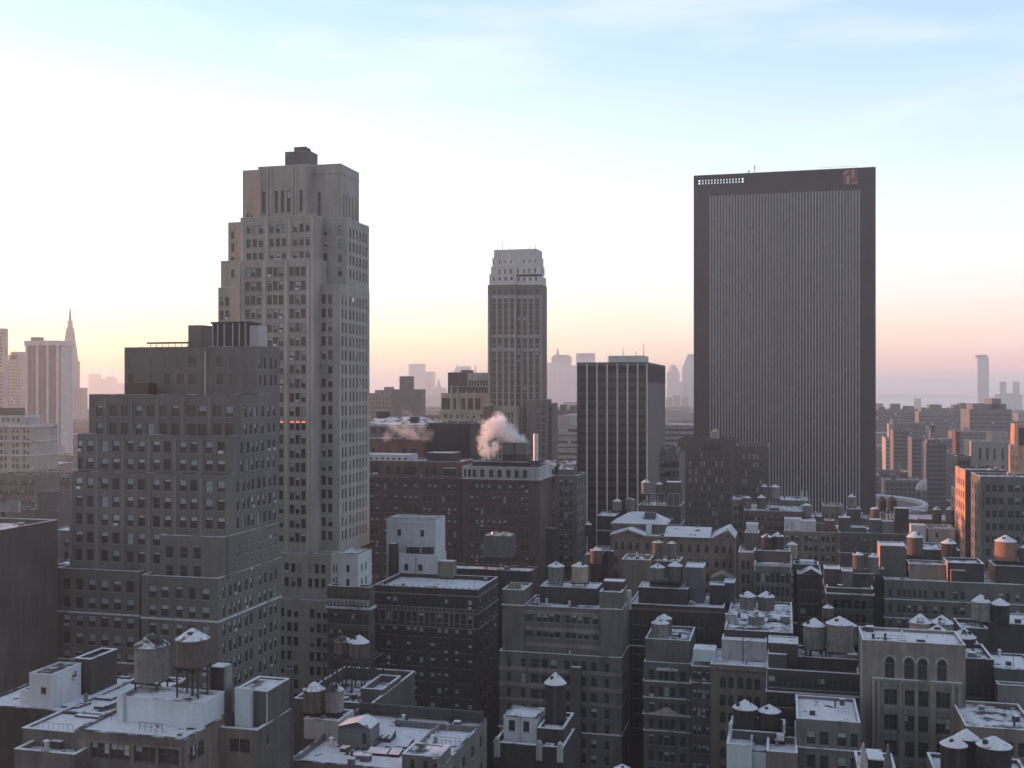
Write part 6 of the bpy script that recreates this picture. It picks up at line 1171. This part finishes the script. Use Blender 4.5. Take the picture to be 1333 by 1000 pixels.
# far skyline, several kilometres off
SK = 'hazy skyline towers on the horizon'
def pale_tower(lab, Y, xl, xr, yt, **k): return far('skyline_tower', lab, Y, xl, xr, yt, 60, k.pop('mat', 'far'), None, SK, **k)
pale_tower('pale far tower with notched top above the dark gabled block', 5200, 532, 549, 474)
pale_tower('pale far tower attached right of and lower than the notched one', 5300, 549, 562, 484)
th, m_ = pale_tower('ghostly far slab with a needle spire right of the slender tower', 5000, 718, 741, 464, steps=[(721, 739, 462)])
b = MB(); x = Xp(725.5, 5020); b.tube((x, 5030, m_['z1']), (x, 5030, Zp(725.5, 452, 5020)), 10, .5, 4); th.part('spire', b, 'far')
pale_tower('broad ghostly tower right of the slender tower, left one', 4900, 708, 726, 472); pale_tower('broad ghostly tower, lower shoulder left of the striped slab', 4800, 733, 755, 476)
pale_tower('wide pale flat topped slab peeping over the striped slab', 5200, 750, 772, 460)
th, m_ = pale_tower('domed far tower right of the striped slab', 4700, 868.5, 883, 484); b = MB(); x = Xp(875.7, 4720); r_ = (m_['x1'] - m_['x0']) / 2; b.lathe(x, 4730, [(r_ * .95, m_['z1']), (r_ * .85, m_['z1'] + 14), (r_ * .5, m_['z1'] + 27), (.1, m_['z1'] + 33)], 16); th.part('dome', b, 'far')
th, m_ = pale_tower('taller far tower with pyramid shoulders against the black slab edge', 4650, 888, 910, 478); pyr(th, 'pyramid_roof', (m_['x0'] + m_['x1']) / 2, 4690, 34, 14, m_['z1'], m_['z1'] + 56, 'far')
pale_tower('stubby far tower between the domed tower and the black slab', 4600, 883, 889, 497)
pale_tower('faint narrow tower low on the horizon beside the setback block', 6000, 115, 124, 487); pale_tower('faint wide tower low on the horizon beside the setback block', 6000, 125, 146, 493, steps=[(138, 145, 490)])
pale_tower('faintest low roofline at the left horizon', 6200, 144, 166, 499)
th, m_ = pale_tower('small far spire building between pale tower and ornate building', 4600, 563, 576, 505); b = MB(); x = Xp(569, 4620); b.tube((x, 4640, m_['z1']), (x, 4640, Zp(569, 494, 4620)), 15, 3, 8); th.part('cupola', b, 'far')
th, m_ = pale_tower('far pyramid topped tower peeking left over the ornate building', 5000, 591, 599, 482, mat='far'); pyr(th, 'pyramid_roof', (m_['x0'] + m_['x1']) / 2, 5014, 14, 1, m_['z1'], m_['z1'] + 28, 'far')
th, m_ = pale_tower('far rounded tower peeking over the ornate building', 5000, 599, 609, 477)
th, m_ = pale_tower('far wedding cake tower with thin spire left of the slender tower', 4800, 614, 624, 486); b = MB(); x = Xp(618, 4820); b.tube((x, 4830, m_['z1']), (x, 4830, Zp(618, 474, 4820)), 9, 1, 6); th.part('spire', b, 'far')
pale_tower('low far block at the horizon left of the ornate building', 3800, 556, 583, 516); pale_tower('low far block at the horizon under the notched tower', 3900, 515, 566, 519)
GS = far('river_skyscraper', 'single tall glass skyscraper standing alone across the river', 4900, 1272.5, 1287.5, 466, 60, 'far', None, farl=1271.5)
mass(GS[0], 4910, 1270.5, 1285.5, 462, depth=40, zb=GS[1], mat='far', roof='tarroof', par=.3)
for lab, a, c in (('left of twin hazy apartment towers across the river', 1301.5, 497), ('right of twin hazy apartment towers across the river', 1318.5, 497), ('hazy apartment tower cut by the right edge across the river', 1334, 499)): far('river_tower', lab, 4700, a, a + 8.6, c, 50, 'far', None, 'river towers', farl=a - .4)
for i, (lab, a, w, c) in enumerate((('pink lit low block below the left twin tower across the river', 1295, 10, 513), ('pink lit low block between the twin towers across the river', 1308, 12, 512), ('pink lit low block below the right twin tower across the river', 1321, 10, 514))): far('river_block', lab, 4600, a, a + w, c, 40, 'pale', None, 'low blocks across the river', farl=a - 1)
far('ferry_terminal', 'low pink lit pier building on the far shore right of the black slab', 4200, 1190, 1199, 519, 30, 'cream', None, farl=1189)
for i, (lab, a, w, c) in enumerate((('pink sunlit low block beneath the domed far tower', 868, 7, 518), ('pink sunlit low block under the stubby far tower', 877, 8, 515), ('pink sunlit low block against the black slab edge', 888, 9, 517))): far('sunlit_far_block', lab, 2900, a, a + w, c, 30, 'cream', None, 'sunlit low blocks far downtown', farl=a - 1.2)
# ------------------------------------------------------------------ steam
def steam(label, Y, pts, dens, seed, warp=.8, nscale=.32, name='steam_plume'):
    cen = []; rg = random.Random(seed)
    for (px_, py_, rpx) in pts: cen.append((Xp(px_, Y), Y + rg.uniform(-.6, .6), Zp(px_, py_, Y), rpx / FPX * Dp(px_, Y)))
    rmax = max(c[3] for c in cen)
    lo = Vector((min(c[0] - c[3] for c in cen) - 1.5, Y - 1.2 * rmax - 1.5, min(c[2] - c[3] for c in cen) - 1.5)); hi = Vector((max(c[0] + c[3] for c in cen) + 1.5, Y + 1.2 * rmax + 1.5, max(c[2] + c[3] for c in cen) + 1.5))
    m0 = (lo + hi) / 2; h = (hi - lo) / 2
    b = MB(); b.box(-h.x, h.x, -h.y, h.y, -h.z, h.z)
    m = bpy.data.materials.new(name); m.use_nodes = True; t = m.node_tree; t.nodes.clear(); n = t.nodes.new; l = t.links.new
    o = n('ShaderNodeOutputMaterial'); pv = n('ShaderNodeVolumePrincipled'); pv.inputs['Color'].default_value = (.995, .995, 1, 1); pv.inputs['Anisotropy'].default_value = .15
    tcn = n('ShaderNodeTexCoord'); nz_ = n('ShaderNodeTexNoise'); nz_.inputs['Scale'].default_value = nscale; nz_.inputs['Detail'].default_value = 5; nz_.inputs['Roughness'].default_value = .6
    l(tcn.outputs['Object'], nz_.inputs['Vector'])
    vs = n('ShaderNodeVectorMath'); vs.operation = 'SUBTRACT'; vs.inputs[1].default_value = (.5, .5, .5); l(nz_.outputs['Color'], vs.inputs[0])
    sc = n('ShaderNodeVectorMath'); sc.operation = 'SCALE'; sc.inputs['Scale'].default_value = rmax * warp; l(vs.outputs[0], sc.inputs[0])
    av = n('ShaderNodeVectorMath'); av.operation = 'ADD'; l(tcn.outputs['Object'], av.inputs[0]); l(sc.outputs[0], av.inputs[1])
    acc = None
    for (x, y, z, r_) in cen:                       # soft billows round each puff, added up
        ds = n('ShaderNodeVectorMath'); ds.operation = 'DISTANCE'; l(av.outputs[0], ds.inputs[0]); ds.inputs[1].default_value = (x - m0.x, y - m0.y, z - m0.z)
        mr = n('ShaderNodeMapRange'); mr.interpolation_type = 'SMOOTHSTEP'; mr.inputs[1].default_value = r_; mr.inputs[2].default_value = r_ * .1; mr.inputs[3].default_value = 0; mr.inputs[4].default_value = 1
        l(ds.outputs['Value'], mr.inputs[0])
        if acc is None: acc = mr.outputs[0]
        else:
            mx = n('ShaderNodeMath'); mx.operation = 'ADD'; l(acc, mx.inputs[0]); l(mr.outputs[0], mx.inputs[1]); acc = mx.outputs[0]
    ml = n('ShaderNodeMath'); ml.operation = 'MULTIPLY'; ml.inputs[1].default_value = dens
    n2 = n('ShaderNodeTexNoise'); n2.inputs['Scale'].default_value = nscale * 2.6; n2.inputs['Detail'].default_value = 6; n2.inputs['Roughness'].default_value = .7; l(av.outputs[0], n2.inputs['Vector'])
    er = n('ShaderNodeMapRange'); er.interpolation_type = 'SMOOTHSTEP'; er.inputs[1].default_value = .36; er.inputs[2].default_value = .64; l(n2.outputs[0], er.inputs[0])
    em = n('ShaderNodeMath'); em.operation = 'MULTIPLY'; l(acc, em.inputs[0]); l(er.outputs[0], em.inputs[1]); l(em.outputs[0], ml.inputs[0]); l(ml.outputs[0], pv.inputs['Density']); l(pv.outputs[0], o.inputs['Volume'])
    MATS[name + str(seed)] = m
    ob = bpy.data.objects.new(name, mkmesh(name, b, [name + str(seed)])); ob.location = m0; COL.objects.link(ob)
    ob['label'] = label; ob['category'] = 'steam'; ob['kind'] = 'stuff'
steam('white steam plume drifting left from the grey cooling tower', 324.5, [(684, 574.5, 5), (677, 571, 9), (668, 566, 13), (658, 561, 16), (648, 556, 18), (639, 555, 15), (650, 546, 12), (634, 564, 13), (629, 576, 11), (631, 586, 11), (641, 588, 10), (636, 592, 8), (645, 581, 10)], 1.5, 3, 1.0, .28)
steam('thin pinkish steam wisps over the snow roofed hall', 346, [(528, 535, 5), (534, 541, 5), (525, 546, 6), (513, 556, 12), (540, 566, 12), (548, 557, 9), (505, 568, 10), (551, 571, 7), (568, 548, 6), (522, 562, 10), (556, 566, 12), (531, 560, 14)], .26, 5, 1.3)
# ------------------------------------------------------------------ tall blocks added just east of the view, unseen, to keep the low sun off the near roofs
for lab, x0, x1, y0, y1, h in (('tall brick block added to shade the near roofs, outside the view', -330, -290, 95, 150, 118), ('tall brick block added to shade roofs level with the tower, outside the view', -345, -300, 192, 284, 112)):
    th = build('shade_tower', lab, ((x0 + x1) / 2, y0, 0)); mass(th, y0, 0, 0, 0, X0=x0, X1=x1, Z1=h, depth=y1 - y0, mat='brown', front=Wn(3.7, 2.1, 3, (8, 1, 1.6, 0, 1, 1), 20), right=Wn(3.7, 2.1, 3, (16, 1, 1.6, 0, 1, 1), 20))
# ------------------------------------------------------------------ filler buildings between the named ones (each one a building of its own)
def overlaps(x0, x1, y0, y1):
    return any(x0 < b_ and x1 > a and y0 < d and y1 > c for a, b_, c, d, _ in FOOT)
cand = []
def offer(Y, x0, x1, dp, h): cand.append((Y, x0, x1, dp, h))
r2 = random.Random(21)
Y = 150.0
while Y < 2700:
    dp = 15 + r2.random() * 10 + Y * .008
    half = Y * .62
    x = -Y * .80
    while x < Y * .47:
        w = 9 + r2.random() * 14 + Y * .012
        if Y < 420: h = 14 + r2.random() * 16
        elif Y < 900: h = 22 + r2.random() * 28
        else: h = 24 + r2.random() * 34 + (18 * r2.random() if r2.random() < .15 else 0)
        offer(Y, x, x + w, dp, h); x += w + (.4 if r2.random() < .75 else 14)
    Y += dp + (2 if r2.random() < .55 else 18)
ztop_mem = []
bvh0 = BVHTree.FromPolygons(BV, BF)
O0 = Vector((0, 0, CAMZ))
def seen(p):
    d = p - O0; L_ = d.length; h = bvh0.ray_cast(O0, d / L_, L_ - .6); return h[0] is None
nf = 0
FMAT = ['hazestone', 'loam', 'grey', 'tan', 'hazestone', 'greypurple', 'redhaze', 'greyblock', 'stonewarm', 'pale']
for (Y, x0, x1, dp, h) in cand:
    if nf >= 340: break
    if Y < 236:                                      # nothing but deep street gaps between the near buildings
        pa = proj((x0 + x1) / 2, Y, h)
        if pa and pa[1] < 1002: continue
    if 380 < Y < 662:
        pa, pb_ = proj(x0, Y, h), proj(x1, Y, h)
        if pa and pa[0] < 1142 and pb_[0] > 866: h = min(h, Zp((pa[0] + pb_[0]) / 2, 668, Y) - 2)
        if h < 6: continue
    if 415 < Y < 860:                                # keep the low ground before the arena low
        pa, pb_ = proj(x0, Y, h), proj(x1, Y, h)
        if pa and pa[0] < 1246 and pb_[0] > 1130: h = min(h, Zp((pa[0] + pb_[0]) / 2, 671 if Y < 690 else 650, Y) - 2)
        if h < 6: continue
    elif 860 <= Y < 1100:
        pa, pb_ = proj(x0, Y, h), proj(x1, Y, h)
        if pa and pa[0] < 1246 and pb_[0] > 1130: h = min(h, Zp((pa[0] + pb_[0]) / 2, 615, Y))
    if overlaps(x0 - .3, x1 + .3, Y - .3, Y + dp + .3): continue
    ok = 0
    for t in (.05, .35, .65, .95):
        for zz in (h - .3, h * .8):
            p = Vector((x0 + (x1 - x0) * t, Y - .05, zz)); pr = proj(*p)
            if pr and -60 < pr[0] < 1440 and pr[1] < 1005 and seen(p): ok += 1
        p = Vector((x0 + (x1 - x0) * t, Y + dp * .7, h + .2)); pr = proj(*p)
        if pr and -60 < pr[0] < 1440 and pr[1] < 1005 and seen(p): ok += 1
    if ok < (1 if Y < 900 else 2): continue
    nearby = Y < 450
    lab = 'low dark building down in the gaps between the larger roofs' if nearby else ('low hazy building among the middle distance roofs' if Y < 1100 else 'small far building in the hazy carpet of roofs before the horizon')
    th = build('infill_building' if nearby else 'district_building', lab, ((x0 + x1) / 2, Y, 0), 'infill buildings in the gaps' if nearby else ('middle distance roofs' if Y < 1100 else 'far carpet of roofs'))
    mt = r2.choice(['dark', 'brown', 'dark', 'stone']) if nearby else r2.choice(FMAT)
    win = None
    if Y < 1300:
        nb = max(2, int((x1 - x0) / 3.2)); win = Wn(3.8, 2.0, 2.2, (nb, 1, 1.5, 0, .6, .6), 4 if not nearby else 3, mix=.25)
    M = mass(th, Y, 0, 0, 0, X0=x0, X1=x1, Z1=h, depth=dp, mat=mt, roof=r2.choice(['snow', 'snowpatch', 'snowpatch', 'snowthin', 'tarroof']), par=.5, cop='copingdark', front=win)
    if Y < 1300 and r2.random() < .7:
        a = x0 + (x1 - x0) * r2.uniform(.1, .5); b = MB(); hh = 2.5 + 2 * r2.random(); b.box(a, a + 4, Y + dp * .4, Y + dp * .4 + 4, M['zr'], M['zr'] + hh, 0, 1); th.part('bulkhead', b, [mt, 'snow'])
    nf += 1
print('filler', nf, len(cand))
# ------------------------------------------------------------------ windows become parts: up to a hundred that show per building, the rest as one
bvh0 = BVHTree.FromPolygons(BV, BF)
nwin = 0
for th in Thing.allt:
    if not th.wins: continue
    vis, rest = [], []
    for w in th.wins:
        cx_, cy_, zs, ww, hh, ang, style, var, nx, ny = w
        p = Vector((cx_ + nx * .35, cy_ + ny * .35, zs + hh / 2)); pr = proj(*p)
        s_ok = pr and -5 < pr[0] < 1338 and -5 < pr[1] < 1005 and seen(p)
        if s_ok: vis.append((ww * hh / pr[2] ** 2 * abs(nx * cx_ + ny * cy_) / math.hypot(cx_, cy_), w, pr[2]))
        else: rest.append(w)
    vis.sort(key=lambda t: -t[0])
    far_ = th.loc[1] > 640
    lim = 0 if far_ else 100
    for i, (sz, w, d) in enumerate(vis):
        if i < lim:
            cx_, cy_, zs, ww, hh, ang, style, var, nx, ny = w
            ob = bpy.data.objects.new('window', get_m(style, var)); ob.location = (cx_ - th.loc[0], cy_ - th.loc[1], zs - th.loc[2]); ob.rotation_euler = (0, 0, ang); ob.scale = (ww, 1, hh); ob.parent = th.o; COL.objects.link(ob); nwin += 1
        else: rest.append(w)
    if rest:
        V, Fc, Mi = [], [], []
        st = rest[0][6]
        for w in rest:
            cx_, cy_, zs, ww, hh, ang, style, var, nx, ny = w
            t = get_t(style, var); o = len(V); ca, sa = math.cos(ang), math.sin(ang)
            if far_ or style == 'slit':                           # distant: sill to head glass in a plain frame
                qs = [(-.5, 0, 1), (.5, 0, 1), (.5, 1, 1), (-.5, 1, 1)]
                V += [(cx_ + ca * x * ww - th.loc[0], cy_ + sa * x * ww - th.loc[1], zs + z * hh - th.loc[2]) for x, z, _ in qs]; Fc.append((o, o + 1, o + 2, o + 3)); Mi.append(5 if var in (3, 5) else 1)
            else:
                V += [(cx_ + ca * x * ww - sa * y - th.loc[0], cy_ + sa * x * ww + ca * y - th.loc[1], zs + z * hh - th.loc[2]) for x, y, z in t.v]
                Fc += [[i + o for i in f] for f in t.f]; Mi += t.m
        me = bpy.data.meshes.new('window'); me.from_pydata(V, [], Fc)
        for m in WMATS(st): me.materials.append(MATS[m])
        me.polygons.foreach_set('material_index', Mi); me.update()
        ob = bpy.data.objects.new('window', me); ob.parent = th.o; ob['kind'] = 'stuff'; COL.objects.link(ob)
print('windows', nwin, 'objects', len(S.objects))
# ------------------------------------------------------------------ ground, street snow, water, far hills
wallmat('asphalt', (.055, .055, .058), .25, .02); wallmat('hillside', (.16, .16, .17), .2, .002)
b = MB(); g = 16000
xs = [-g, -3000, -1200, -500, -200, 0, 200, 500, 1200, 3000, g]; ys = [-2500, 60, 200, 400, 800, 1600, 3000, 6000, g]
for i in range(len(xs) - 1):
    for j in range(len(ys) - 1): b.face([(xs[i], ys[j], 0), (xs[i + 1], ys[j], 0), (xs[i + 1], ys[j + 1], 0), (xs[i], ys[j + 1], 0)])
single('ground', 'grey winter ground of streets and lots between the buildings', '', b, 'asphalt', kind='structure')
plain('river', (.10, .11, .12), .22)
b = MB(); b.face([(-900, 3100, .3), (420, 1750, .3), (3800, 1750, .3), (9000, 15500, .3), (-9000, 15500, .3), (-3500, 6800, .3)])
single('water', 'pale river and bay under the haze', '', b, 'river', kind='structure')
b = MB(); r3 = random.Random(4); n = 90; prev = None
for i in range(n + 1):
    x = -8500 + 17500 * i / n; y = 13500 - abs(x) * .12; h = 60 + 50 * math.sin(i * .21 + 1) + 35 * math.sin(i * .53) + r3.uniform(-8, 8); h = max(18, h)
    cur = ((x, y, .2), (x, y + 700, h), (x, y + 2200, .2))
    if prev: b.face([prev[0], cur[0], cur[1], prev[1]]); b.face([prev[1], cur[1], cur[2], prev[2]])
    prev = cur
single('hills', 'low far hills along the horizon', '', b, 'hillside', kind='structure')
b = MB(); b.prism([(900, 4450), (2600, 4400), (3600, 5800), (800, 5600)], .35, 4); single('far_shore', 'low far river bank', '', b, 'hillside', kind='structure')
# ------------------------------------------------------------------ haze: one closed box of even, thin air
b = MB(); b.box(-16500, 16500, -2600, 16500, -1.2, 215)
hz = bpy.data.materials.new('haze'); hz.use_nodes = True; t = hz.node_tree; t.nodes.clear()
o = t.nodes.new('ShaderNodeOutputMaterial'); pv = t.nodes.new('ShaderNodeVolumePrincipled')
pv.inputs['Color'].default_value = (.955, .962, .99, 1); pv.inputs['Density'].default_value = HAZE; pv.inputs['Anisotropy'].default_value = .6
t.links.new(pv.outputs[0], o.inputs['Volume']); MATS['haze'] = hz
ho = single('haze', 'thin pale winter haze filling the air', '', b, 'haze', kind='stuff')
